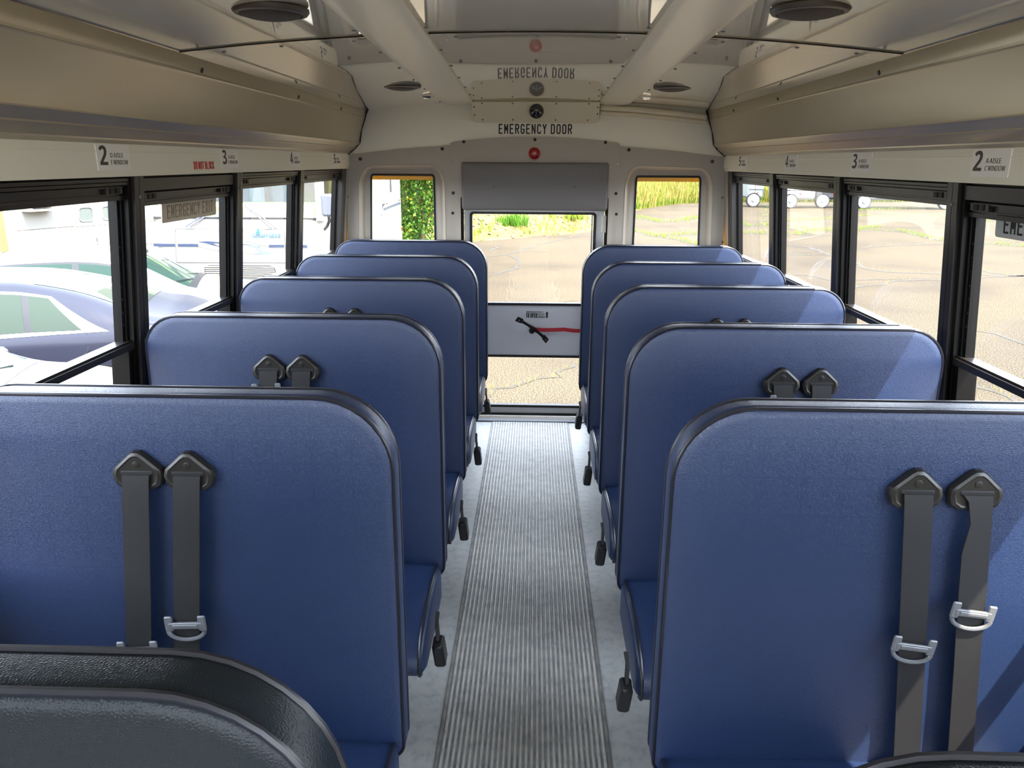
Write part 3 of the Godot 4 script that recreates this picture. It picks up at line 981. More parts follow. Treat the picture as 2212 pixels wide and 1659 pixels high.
func ribbon(path: Array, w: Array, t := 0.0014) -> MB:
	# a strap hanging in front of a seat back: points, half widths to the left and right
	var rings := []
	for i in path.size():
		var p: Vector3 = path[i]
		var e: Array = w[i]
		rings.push_back(PackedVector3Array([p + Vector3(e[0], 0, -t), p + Vector3(e[1], 0, -t), p + Vector3(e[1], 0, t), p + Vector3(e[0], 0, t)]))
	return MB.new().loft(rings, true, true)


func bus_seat(s: float, z: float, belts: Array, adj: Array, buckle_z: float, label: String, twisted := false) -> void:
	var d := seat_meshes(s)
	var t := thing("bus_seat", Vector3(s * 0.68, FLOOR, z), label, "bus seat", "blue vinyl seats along the aisle")
	var b := inst("backrest", d.back, M.vinyl, t)
	for k in 2:
		inst("piping", d.pipe[k], M.piping, b)
	var c := inst("seat_cushion", d.cushion, M.vinyl, t)
	inst("piping", d.cushion_pipe, M.piping, c)
	for e in [0.02, 0.34]:
		var l := inst("leg", d.leg, M.black, t, Vector3(-s * 0.16, 0, e))
		inst("foot_plate", d.foot, M.black, l)
		inst("seat_rail", d.rail, M.black, t, Vector3(0 if s > 0 else -0.02, 0, e))
	for e in [-0.3, 0.3]:
		obj_local("back_bracket", MB.new().chbox(Vector3(e - 0.015, 0.25, -0.035), Vector3(e + 0.015, 0.45, -0.015), 0.004), M.black, t)
	for k in 2:
		var x: float = belts[k] - s * 0.68
		var y: float = -0.563 - FLOOR
		var g := inst("belt_guide", d.guide, M.guide, t, Vector3(x, y, 0.014))
		inst("slot", d.slot, M.rubber, g)
		var lean_x: float = s * 0.105
		var path := []
		var wid := []
		var tw := twisted and k == 1
		for q in [[0.0, 0.016], [-0.006, 0.0315], [-0.018, 0.0325], [-0.06, 0.034], [-0.12, 0.034], [-0.2, 0.035], [-0.28, 0.035], [-0.36, 0.036], [-0.44, 0.036], [-0.52, 0.036], [-0.585, 0.036], [-0.61, 0.04]]:
			path.push_back(Vector3(x - q[0] * lean_x, y + q[0] - 0.002, q[1]))
			var l := -0.0255
			var r := 0.0255
			if tw and q[0] > -0.19 and q[0] < -0.01:
				l = -0.0255 + 0.014 * exp(-pow((q[0] + 0.05) / 0.045, 2.0))
			if tw and q[0] < -0.28:
				r = 0.0255 - 0.05 * clampf((-q[0] - 0.28) / 0.3, 0.0, 1.0)
			wid.push_back([l, r])
		var st := obj_local("belt_webbing", ribbon(path, wid), M.webbing, t)
		if tw:
			var p2 := []
			var w2 := []
			for q in [-0.25, -0.35, -0.45, -0.55, -0.61]:
				p2.push_back(Vector3(x - q * lean_x, y + q, 0.0305))
				w2.push_back([-0.022, 0.026])
			obj_local("belt_fold", ribbon(p2, w2), M.webbing, st)
		var ay: float = adj[k]
		var am := inst("belt_adjuster", d.adjuster, M.steel, st, Vector3(x - (ay + 0.563) * lean_x, ay - FLOOR, 0.041))
		am.rotation.z = deg_to_rad(-5.0 * s - 2.0)
	var bz := Vector3(-s * (0.68 - 0.24), 0.29, buckle_z)
	var bu := inst("belt_buckle", d.buckle, M.buckle, t, bz)
	bu.rotation = Vector3(0.12, 0, -s * 0.1)
	inst("release_button", d.button, M.red_lens if false else M.buckle, bu)
	inst("buckle_stalk", d.stalk, M.webbing, bu)


# a mesh whose shapes are already written in the axes of the thing it belongs to
func obj_local(called: String, mb: MB, m: Material, parent: Node3D, crease := 40.0) -> MeshInstance3D:
	return inst(called, mb.mesh(Vector3.ZERO, crease), m, parent)


func barrier(s: float, x_aisle: float, z: float, label: String) -> void:
	var x0 := -1.1 if s < 0 else x_aisle
	var x1 := x_aisle if s < 0 else 1.1
	var r := [0.03, 0.03, 0.15, 0.1] if s < 0 else [0.03, 0.03, 0.1, 0.15]
	var t := thing("crash_barrier", Vector3((x0 + x1) / 2, FLOOR, z), label, "crash barrier", "padded barriers before the first seats")
	var p := padded(x0, x1, -1.2, -0.428, r, 0.054, 0.022)
	var off := Vector3((x0 + x1) / 2, FLOOR, 0)
	var pad := inst("barrier_pad", p[0].mesh(off), M.vinyl_dark, t)
	for k in 2:
		inst("piping", p[k + 1].mesh(off), M.piping, pad)
	for e in [-0.3, 0.3]:
		var l := obj_local("leg", MB.new().tube([Vector3(e, 0, -0.027), Vector3(e, 0.45, -0.027)], 0.018, 10), M.black, t)
		obj_local("foot_plate", MB.new().chbox(Vector3(e - 0.05, 0, -0.08), Vector3(e + 0.05, 0.007, 0.03), 0.003), M.black, l)


# ------------------------------------------------------------------ small fittings
func side_axes(s: float) -> Array:
	return [Vector3(0, 0, s), Vector3.UP, Vector3(-s, 0, 0)]


func seat_sticker(s: float, z: float, number: String, a: String, b: String, label: String, w := 0.158, low := -0.028) -> void:
	var ax := side_axes(s)
	var t := thing("seat_sticker", Vector3(s * 1.0715, low, z + s * w / 2), label, "sticker", "seat number stickers above the windows")
	var o := Vector3(s * 1.0718, 0, z)
	var p := MB.new()
	p.plate(PackedVector2Array([Vector2(0, low), Vector2(w, low), Vector2(w, 0.0355), Vector2(0, 0.0355)]), [], o, ax[0], ax[1], ax[2], -0.001, 0.0018)
	obj("sticker_sheet", p, M.sticker, t)
	o += ax[2] * 0.0018
	var n := obj("number", lettering(MB.new(), number, o + ax[0] * 0.011 + Vector3(0, -0.0145, 0), ax[0], ax[1], 0.036, 0.047, 0.0005), M.ink_soft, t)
	var x := MB.new()
	lettering(x, a, o + ax[0] * 0.062 + Vector3(0, 0.0035, 0), ax[0], ax[1], 0.062, 0.0115, 0.0005, false)
	lettering(x, b, o + ax[0] * 0.062 + Vector3(0, -0.0135, 0), ax[0], ax[1], 0.083, 0.0115, 0.0005, false)
	obj("seat_lettering", x, M.ink_soft, t)


func exit_sign(s: float, z: float, y: float, sheet: Material, ink: Material, label: String) -> void:
	var X := Vector3(0, 0, s)
	var Y := Vector3(-0.09 * s, 1, 0).normalized()
	var Z := X.cross(Y)
	var o := Vector3(s * (wx(y) + 0.034), y, z)
	var t := thing("exit_sign", o + X * 0.2, label, "sign")
	obj("sign_plate", MB.new().plate(rrect(0.0, 0.408, 0.0, 0.063, [0.008, 0.008, 0.008, 0.008], 4), [], o, X, Y, Z, -0.0015, 0.001), sheet, t)
	var l := MB.new()
	sign_letters(l, "EMERGENCY", o + X * 0.034 + Y * 0.011 + Z * 0.001, X, Y, 0.238, 0.041, 0.0008)
	sign_letters(l, "EXIT", o + X * 0.292 + Y * 0.011 + Z * 0.001, X, Y, 0.086, 0.041, 0.0008)
	obj("sign_lettering", l, ink, t)


func speaker(x: float, z: float, label: String) -> void:
	var y := cy(x)
	var t := thing("ceiling_speaker", Vector3(x, y, z), label, "speaker", "round speakers in the ceiling")
	obj("speaker_ring", MB.new().lathe(Vector3(x, y + 0.004, z), Vector3.DOWN, [Vector2(0.081, 0.0), Vector2(0.081, 0.006), Vector2(0.077, 0.011), Vector2(0.068, 0.0125), Vector2(0.066, 0.008)], 40), M.speaker, t)
	var prof := []
	for k in 9:
		var a := k / 8.0
		prof.push_back(Vector2(0.0665 * cos(a * PI / 2 * 0.96), 0.008 + 0.0145 * sin(a * PI / 2)))
	obj("speaker_grille", MB.new().lathe(Vector3(x, y + 0.004, z), Vector3.DOWN, prof, 36), M.mesh_grille, t)


func fittings() -> void:
	# ribbed runner along the aisle: every rib a piece of its own
	var r := thing("aisle_runner", Vector3(-0.01, FLOOR, -1.2), "grey ribbed rubber runner along the middle of the bus aisle", "floor runner")
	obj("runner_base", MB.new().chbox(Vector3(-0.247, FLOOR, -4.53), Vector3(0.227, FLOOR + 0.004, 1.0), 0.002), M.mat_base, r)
	var rib := MB.new()
	var ra := PackedVector3Array()
	var rb := PackedVector3Array()
	for q in [[-0.0047, 0.0], [-0.0038, 0.0026], [-0.002, 0.0034], [0.002, 0.0034], [0.0038, 0.0026], [0.0047, 0.0]]:
		ra.push_back(Vector3(q[0], 0.004 + q[1], 0.98 + 1.2))
		rb.push_back(Vector3(q[0], 0.004 + q[1], -4.52 + 1.2))
	rib.loft([rb, ra], true, true)
	var rm := rib.mesh(Vector3.ZERO, 50.0)
	for k in 30:
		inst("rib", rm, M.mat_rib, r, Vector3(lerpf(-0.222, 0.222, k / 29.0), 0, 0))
	for x in [-0.244, 0.224]:
		obj("edge_bead", MB.new().chbox(Vector3(x - 0.005, FLOOR + 0.002, -4.52), Vector3(x + 0.005, FLOOR + 0.0058, 0.98), 0.0015), M.mat_base, r)
	# stickers and lettering along the window headers
	seat_sticker(-1, -1.926, "2", "D AISLE", "F WINDOW", "white sticker reading 2 D AISLE F WINDOW, largest on the left header")
	seat_sticker(-1, -2.7, "3", "D AISLE", "F WINDOW", "sticker reading 3 D AISLE F WINDOW, right of the red lettering")
	seat_sticker(-1, -3.456, "4", "D AISLE", "F WINDOW", "crooked sticker numbered 4 with pale corner on the left header")
	seat_sticker(-1, -4.212, "5", "D AISLE", "F WINDOW", "small sticker numbered 5 at the rear end of the left header", 0.152)
	seat_sticker(1, -1.995, "2", "A AISLE", "C WINDOW", "white sticker reading 2 A AISLE C WINDOW, largest on the right header")
	seat_sticker(1, -2.742, "3", "A AISLE", "C WINDOW", "sticker reading 3 A AISLE C WINDOW on the right header")
	seat_sticker(1, -3.466, "4", "A AISLE", "C WINDOW", "sticker numbered 4 hanging to the edge of the right header")
	seat_sticker(1, -4.247, "5", "A AISLE", "C WINDOW", "small sticker numbered 5 at the rear end of the right header")
	tag(obj("header_lettering", sign_letters(MB.new(), "DO NOT BLOCK", Vector3(-1.0721, -0.0295, -2.478), Vector3(0, 0, -1), Vector3.UP, 0.158, 0.024, 0.001, 0.15, 0.3, 0.1), M.ink_red), "red lettering DO NOT BLOCK on the left window header", "lettering")
	exit_sign(-1, -2.335, -0.186, M.sign_tan, M.ink_tan, "tan EMERGENCY EXIT sign seen from inside on the left window")
	exit_sign(1, -1.935, -0.168, M.sign_grey, M.ink, "grey EMERGENCY EXIT sign with dark letters on the right window, cut by the frame")
	var e := MB.new()
	sign_letters(e, "EMERGENCY", Vector3(-0.211, 0.152, REAR - 0.012), Vector3.RIGHT, Vector3.UP, 0.272, 0.054, 0.0015)
	sign_letters(e, "DOOR", Vector3(0.085, 0.152, REAR - 0.012), Vector3.RIGHT, Vector3.UP, 0.12, 0.054, 0.0015)
	tag(obj("door_lettering", e, M.ink), "black lettering EMERGENCY DOOR on the white panel over the rear door", "lettering")
	# access panel with the dome camera
	var a := thing("access_panel", Vector3(0, 0.215, REAR), "cream screwed-on access panel between ceiling and white panel", "panel")
	var tilt := Vector3(0, 0.104, 0.075).normalized()
	var out := Vector3.RIGHT.cross(tilt)
	var po := Vector3(0, 0.213, REAR - 0.006)
	obj("cover_plate", MB.new().plate(PackedVector2Array([Vector2(-0.342, 0), Vector2(0.338, 0), Vector2(0.352, 0.014), Vector2(0.352, 0.13), Vector2(-0.357, 0.13), Vector2(-0.357, 0.014)]), [], po, Vector3.RIGHT, tilt, out, -0.02, 0.004), M.cream, a)
	for q in [[-0.3, 0.02], [-0.13, 0.02], [0.11, 0.02], [0.29, 0.02], [-0.345, 0.05], [-0.345, 0.1], [0.342, 0.06], [0.342, 0.1], [-0.3, 0.122], [0.11, 0.122], [0.29, 0.122], [-0.13, 0.122]]:
		obj("screw", MB.new().lathe(po + Vector3(q[0], 0, 0) + tilt * q[1] + out * 0.004, out, [Vector2(0.005, -0.001), Vector2(0.005, 0.001), Vector2(0.003, 0.0025)], 8), M.steel, a)
	var cam := thing("dome_camera", Vector3(0.002, 0.281, REAR + 0.055), "black glass dome camera in a cream ring over the rear door", "camera")
	var cc := po + Vector3(0.002, 0, 0) + tilt * 0.078 + out * 0.004
	var face := Vector3(0, -0.25, 1).normalized()
	obj("mount_ring", MB.new().lathe(cc, face, [Vector2(0.05, 0.0005), Vector2(0.05, 0.012), Vector2(0.046, 0.019), Vector2(0.041, 0.02), Vector2(0.04, 0.012)], 32), M.cream, cam)
	var dp := []
	for k in 9:
		dp.push_back(Vector2(0.0405 * cos(k / 8.0 * PI / 2 * 0.97), 0.012 + 0.032 * sin(k / 8.0 * PI / 2)))
	obj("dome", MB.new().lathe(cc, face, dp, 28), M.dome, cam)
	obj("camera_eye", MB.new().lathe(cc + face * 0.043 + Vector3(0, -0.006, 0), face, [Vector2(0.006, -0.004), Vector2(0.006, 0.0005), Vector2(0.004, 0.001)], 12), M.grey_plastic, cam)
	# red lamp and padded header over the door
	var la := thing("warning_light", Vector3(-0.006, 0.008, REAR + 0.014), "round red warning lens with a pale rim above the grey pad", "warning light")
	obj("rim", MB.new().lathe(Vector3(-0.006, 0.046, REAR + 0.014), Vector3.BACK, [Vector2(0.036, -0.002), Vector2(0.036, 0.006), Vector2(0.033, 0.009), Vector2(0.031, 0.006)], 28), mat("rim_pink", rgb(206, 150, 134), 0.4), la)
	var lp := []
	for k in 7:
		lp.push_back(Vector2(0.0315 * cos(k / 6.0 * PI / 2 * 0.95), 0.006 + 0.009 * sin(k / 6.0 * PI / 2)))
	obj("lens", MB.new().lathe(Vector3(-0.006, 0.046, REAR + 0.014), Vector3.BACK, lp, 24), M.red_lens, la)
	var pd := thing("header_pad", Vector3(-0.003, -0.27, REAR + 0.014), "dark grey padded header over the emergency door window", "pad")
	var o := rrect(-0.421, 0.417, -0.27, -0.003, [0.02, 0.02, 0.012, 0.012], 4)
	var rings := []
	for q in [[0.995, -0.01], [1.0, 0.012], [1.0, 0.03], [0.992, 0.04], [0.97, 0.046], [0.9, 0.05], [0.6, 0.053], [0.3, 0.054], [0.04, 0.054]]:
		var ring := PackedVector3Array()
		for p in o:
			var dd := p - Vector2(-0.002, -0.136)
			ring.push_back(Vector3(-0.002 + dd.x * (1.0 - (1.0 - q[0]) * (0.4 if q[0] > 0.8 else 1.0)), -0.136 + dd.y * q[0], REAR + 0.014 + q[1]))
		rings.push_back(ring)
	obj("pad_cover", MB.new().loft(rings, true, true), M.pad, pd, 50.0)
	for x in [-0.236, 0.226]:
		obj("button", MB.new().lathe(Vector3(x, -0.136, REAR + 0.066), Vector3.BACK, [Vector2(0.011, -0.001), Vector2(0.011, 0.001), Vector2(0.007, 0.0018), Vector2(0.007, 0.0035), Vector2(0.004, 0.0055)], 14), M.steel, pd)
	# ceiling fittings
	speaker(-0.575, -1.8, "large black round ceiling speaker near the camera on the left")
	speaker(0.57, -1.78, "large black round ceiling speaker near the camera on the right")
	speaker(-0.578, -3.52, "small-looking black ceiling speaker at the rear left")
	speaker(0.58, -3.52, "small-looking black ceiling speaker at the rear right")
	for s in [-1.0, 1.0]:
		var x: float = s * 0.54
		var y := cy(x)
		var t := thing("courtesy_light", Vector3(x, y, -4.03), "small clear %s courtesy light behind the rear %s speaker" % ["angular", "left" if s < 0 else "right"], "light fitting")
		obj("base_plate", MB.new().plate(PackedVector2Array([Vector2(-0.042, 0), Vector2(-0.012, -0.03), Vector2(0.012, -0.03), Vector2(0.042, 0), Vector2(0.012, 0.03), Vector2(-0.012, 0.03)]), [], Vector3(x, y, -4.03), Vector3.RIGHT, Vector3.BACK, Vector3.DOWN, -0.003, 0.004), M.rail, t)
		obj("lens", MB.new().loft([ring_y(x, y - 0.004, -4.03, 0.022, 0.018), ring_y(x, y - 0.016, -4.035, 0.014, 0.008)], true, true), M.chrome, t)


func ring_y(x: float, y: float, z: float, a: float, b: float) -> PackedVector3Array:
	return PackedVector3Array([Vector3(x - a, y, z - b), Vector3(x - a, y, z + b), Vector3(x + a, y, z + b), Vector3(x + a, y, z - b)])


func seats() -> void:
	barrier(-1, -0.17, -0.535, "slate padded crash barrier at the lower left, nearest the camera")
	barrier(1, 0.17, -0.432, "slate padded crash barrier at the lower right edge")
	bus_seat(-1, -1.35, [-0.742, -0.645], [-0.945, -0.885], 0.31, "first left blue seat, two long belts with grey adjusters low down")
	bus_seat(-1, -2.1, [-0.743, -0.649], [-0.625, -0.95], 0.31, "second left blue seat, an adjuster right under the belt guide")
	bus_seat(-1, -2.82, [-0.759, -0.664], [-0.8, -0.9], 0.31, "third left blue seat, only the tips of its belt guides showing")
	bus_seat(-1, -3.535, [-0.75, -0.655], [-0.8, -0.9], 0.31, "fourth left blue seat, next to last before the rear wall")
	bus_seat(-1, -4.255, [-0.75, -0.655], [-0.8, -0.9], 0.31, "last left blue seat beneath the rear window showing a shrub")
	bus_seat(1, -1.325, [0.697, 0.803], [-0.88, -0.805], 0.36, "first right blue seat, one of its long belts folded over", true)
	bus_seat(1, -2.03, [0.672, 0.774], [-0.62, -0.95], 0.4, "second right blue seat with two belt guides above the first backrest")
	bus_seat(1, -2.71, [0.652, 0.749], [-0.8, -0.9], 0.36, "third right blue seat, tips of belt guides and a pale sunny corner")
	bus_seat(1, -3.38, [0.66, 0.757], [-0.8, -0.9], 0.36, "fourth right blue seat, next to last before the rear wall")
	bus_seat(1, -4.09, [0.66, 0.757], [-0.8, -0.9], 0.36, "last right blue seat beneath the rear window showing tall grass")


# ------------------------------------------------------------------ outside
func at(t: Array, x: float) -> float:
	# smooth curve through [x, y] pairs
	if x <= t[0][0]:
		return t[0][1]
	for i in t.size() - 1:
		if x <= t[i + 1][0]:
			var a: float = t[maxi(i - 1, 0)][1]
			var b: float = t[i][1]
			var c: float = t[i + 1][1]
			var d: float = t[mini(i + 2, t.size() - 1)][1]
			var u: float = (x - t[i][0]) / (t[i + 1][0] - t[i][0])
			return lerpf(lerpf(b, c, u), cubic_interpolate(b, c, a, d, u), 0.6)
	return t[-1][1]


class Car:
	var top: Array
	var belt: Array
	var wb: Array
	var wt: Array
	var host: Node3D

	func side(x: float, t: float, z: float, out: float) -> Vector3:
		var b := Vector2(host.at(wb, x) - 0.04, host.at(belt, x))
		var e := Vector2(host.at(wt, x), host.at(top, x) - 0.05)
		var n := Vector2(e.y - b.y, b.x - e.x).normalized()
		var p := b.lerp(e, t) + n * (0.025 * sin(t * PI) + out)
		return Vector3(x, p.y, z * p.x)

	func roof(x: float, s: float, out: float) -> Vector3:
		var w: float = host.at(wt, x) - 0.03
		return Vector3(x, host.at(top, x) + 0.02 * (1.0 - s * s) - 0.02 * s * s + out, s * w)

	func body() -> MB:
		var rings := []
		for i in 61:
			var x := -2.42 + 4.84 * i / 60.0
			var w: float = host.at(wb, x)
			var y: float = host.at(belt, x)
			var half := [Vector2(0, 0.2), Vector2(w - 0.14, 0.2), Vector2(w - 0.03, 0.3), Vector2(w + 0.005, 0.45), Vector2(w + 0.01, 0.62), Vector2(w, y - 0.1), Vector2(w - 0.012, y - 0.03), Vector2(w - 0.04, y)]
			for k in [0.25, 0.5, 0.75, 1.0]:
				var p := side(x, k, 1.0, 0.0)
				half.push_back(Vector2(p.z, p.y))
			for k in [0.97, 0.85, 0.6, 0.3, 0.0]:
				var p := roof(x, k, 0.0)
				half.push_back(Vector2(p.z, p.y))
			var ring := PackedVector3Array()
			for p in half:
				ring.push_back(Vector3(x, p.y, p.x))
			for k in range(half.size() - 2, 0, -1):
				ring.push_back(Vector3(x, half[k].y, -half[k].x))
			ring.reverse()
			rings.push_back(ring)
		return MB.new().loft(rings, true, true)

	# a pane on the side: back and front ends given at the belt and at the roof
	func pane(z: float, x0: float, x1: float, x2: float, x3: float, t0: float, t1: float, out: float) -> MB:
		var rows := []
		for j in 7:
			var t := lerpf(t0, t1, j / 6.0)
			var u := j / 6.0
			var row := PackedVector3Array()
			for i in 13:
				row.push_back(side(lerpf(lerpf(x0, x3, u), lerpf(x1, x2, u), i / 12.0), t, z, out))
			rows.push_back(row)
		return MB.new().grid(rows)

	func sheet(x0: float, x1: float, w0: float, w1: float, out: float) -> MB:
		var rows := []
		for j in 9:
			var u := j / 8.0
			var row := PackedVector3Array()
			for i in 11:
				row.push_back(roof(lerpf(x0, x1, u), lerpf(-1, 1, i / 10.0) * lerpf(w0, w1, u), out))
			rows.push_back(row)
		return MB.new().grid(rows)


func sedan(at_: Vector3, turn: float, paint: Material, glass: Material, trim: Material, label: String, fin: bool) -> Node3D:
	var t := local_thing("parked_car", at_, turn, label, "car", "cars parked on the left")
	var c := Car.new()
	c.host = self
	c.top = [[-2.42, 0.7], [-2.36, 0.98], [-2.05, 1.08], [-1.78, 1.13], [-1.25, 1.33], [-0.75, 1.44], [-0.1, 1.468], [0.25, 1.45], [0.55, 1.38], [1.2, 1.06], [1.6, 0.98], [2.15, 0.84], [2.38, 0.62], [2.42, 0.5]]
	c.belt = [[-2.42, 0.6], [-2.3, 0.92], [-1.9, 0.99], [-1.4, 1.0], [0.0, 0.95], [1.1, 0.91], [2.1, 0.76], [2.42, 0.46]]
	c.wb = [[-2.42, 0.66], [-2.3, 0.78], [-1.9, 0.88], [-1.2, 0.915], [0.0, 0.92], [1.2, 0.91], [1.9, 0.86], [2.3, 0.72], [2.42, 0.56]]
	c.wt = [[-2.42, 0.56], [-2.0, 0.74], [-1.62, 0.72], [-1.1, 0.62], [-0.6, 0.57], [0.0, 0.56], [0.5, 0.6], [1.2, 0.72], [1.7, 0.76], [2.3, 0.58], [2.42, 0.4]]
	obj("body", c.body(), paint, t, 50.0)
	for z in [-1.0, 1.0]:
		obj("window_trim", c.pane(z, -1.5, 1.0, 0.47, -1.02, 0.03, 0.9, 0.004), trim, t)
		obj("side_window", c.pane(z, -0.83, 0.0, -0.02, -0.78, 0.1, 0.84, 0.009), glass, t)
		obj("side_window", c.pane(z, 0.07, 0.9, 0.4, 0.05, 0.1, 0.84, 0.009), glass, t)
		obj("quarter_window", c.pane(z, -1.28, -0.89, -0.84, -1.0, 0.1, 0.84, 0.009), glass, t)
		obj("pillar_cover", c.pane(z, -0.9, -0.82, -0.77, -0.85, 0.1, 0.84, 0.0075), M.car_trim, t)
		obj("pillar_cover", c.pane(z, -0.01, 0.075, 0.06, -0.03, 0.08, 0.86, 0.0075), M.car_trim, t)
		for x in [-0.62, 0.42]:
			var h := MB.new()
			var y: float = 0.79
			h.tube([Vector3(x - 0.1, y, z * 0.925), Vector3(x - 0.08, y + 0.005, z * 0.955), Vector3(x + 0.03, y + 0.006, z * 0.96), Vector3(x + 0.1, y + 0.0, z * 0.945)], 0.017, 8)
			obj("door_handle", h, M.chrome if trim == M.chrome else paint, t)
			obj("handle_cup", MB.new().lathe(Vector3(x - 0.02, y - 0.01, z * 0.925), Vector3(0, 0, z), [Vector2(0.06, 0.0), Vector2(0.06, 0.004), Vector2(0.05, 0.001)], 18), M.car_trim, t)
		for x in [[-0.95, -1.32], [0.03, 0.03], [1.02, 1.12]]:
			var p := []
			for y in [0.34, 0.5, 0.7, 0.86]:
				var xx: float = lerpf(x[0], x[1], (y - 0.34) / 0.52)
				p.push_back(Vector3(xx, y, z * (at(c.wb, xx) + 0.008)))
			var q := c.side(x[1], 0.0, z, 0.004)
			p.push_back(q)
			obj("door_seam", MB.new().tube(p, 0.004, 5), M.seam, t)
		obj("mirror", MB.new().chbox(Vector3(0.78, 0.92, z * 1.02 - 0.09), Vector3(0.92, 1.06, z * 1.02 + 0.09), 0.03), paint, t)
		for x in [-1.42, 1.4]:
			var wh := obj("wheel", MB.new().lathe(Vector3(x, 0.33, z * 0.74), Vector3(0, 0, z), [Vector2(0.2, 0.0), Vector2(0.33, 0.0), Vector2(0.335, 0.1), Vector2(0.335, 0.17), Vector2(0.31, 0.2), Vector2(0.23, 0.2), Vector2(0.22, 0.17)], 28), M.tyre, t)
			obj("rim", MB.new().lathe(Vector3(x, 0.33, z * 0.74), Vector3(0, 0, z), [Vector2(0.225, 0.14), Vector2(0.225, 0.185), Vector2(0.19, 0.175), Vector2(0.06, 0.17), Vector2(0.05, 0.185), Vector2(0.02, 0.188)], 20), M.wheel, wh)
			var arch := PackedVector2Array()
			for k in 17:
				arch.push_back(Vector2(x + 0.4 * cos(PI * k / 16.0), 0.34 + 0.38 * sin(PI * k / 16.0)))
			obj("wheel_well", MB.new().plate(arch, [], Vector3(0, 0, z * (at(c.wb, x) + 0.004)), Vector3.RIGHT, Vector3.UP, Vector3(0, 0, 1), -0.01, 0.01), M.rubber, t)
	obj("windscreen", c.sheet(0.6, 1.19, 0.92, 0.92, 0.004), glass, t)
	obj("rear_window", c.sheet(-1.74, -0.86, 0.86, 0.92, 0.004), glass, t)
	obj("cowl", c.sheet(1.19, 1.27, 0.9, 0.86, 0.004), M.car_trim, t)
	for z in [-0.3, 0.2]:
		obj("wiper", MB.new().tube([Vector3(1.19, 1.085, z), Vector3(1.12, 1.115, z + 0.25), Vector3(1.06, 1.13, z + 0.45)], 0.008, 5), M.car_trim, t)
	obj("dash_mirror", MB.new().chbox(Vector3(0.62, 1.385, -0.12), Vector3(0.67, 1.43, 0.12), 0.015), M.car_trim, t)
	for z in [-0.6, 0.6]:
		obj("headlamp", MB.new().lathe(Vector3(2.2, 0.66, z), Vector3(1, 0.3, z * 0.5), [Vector2(0.12, 0.0), Vector2(0.11, 0.05), Vector2(0.06, 0.08)], 14), M.window_grey, t)
		obj("tail_lamp", MB.new().chbox(Vector3(-2.41, 0.82, z - 0.12), Vector3(-2.28, 0.96, z + 0.12), 0.03), M.red_lens, t)
	if fin:
		obj("roof_fin", MB.new().plate(PackedVector2Array([Vector2(-0.98, 1.35), Vector2(-0.76, 1.4), Vector2(-0.98, 1.455), Vector2(-1.02, 1.45)]), [], Vector3.ZERO, Vector3.RIGHT, Vector3.UP, Vector3.BACK, -0.02, 0.02), paint, t)
	return t


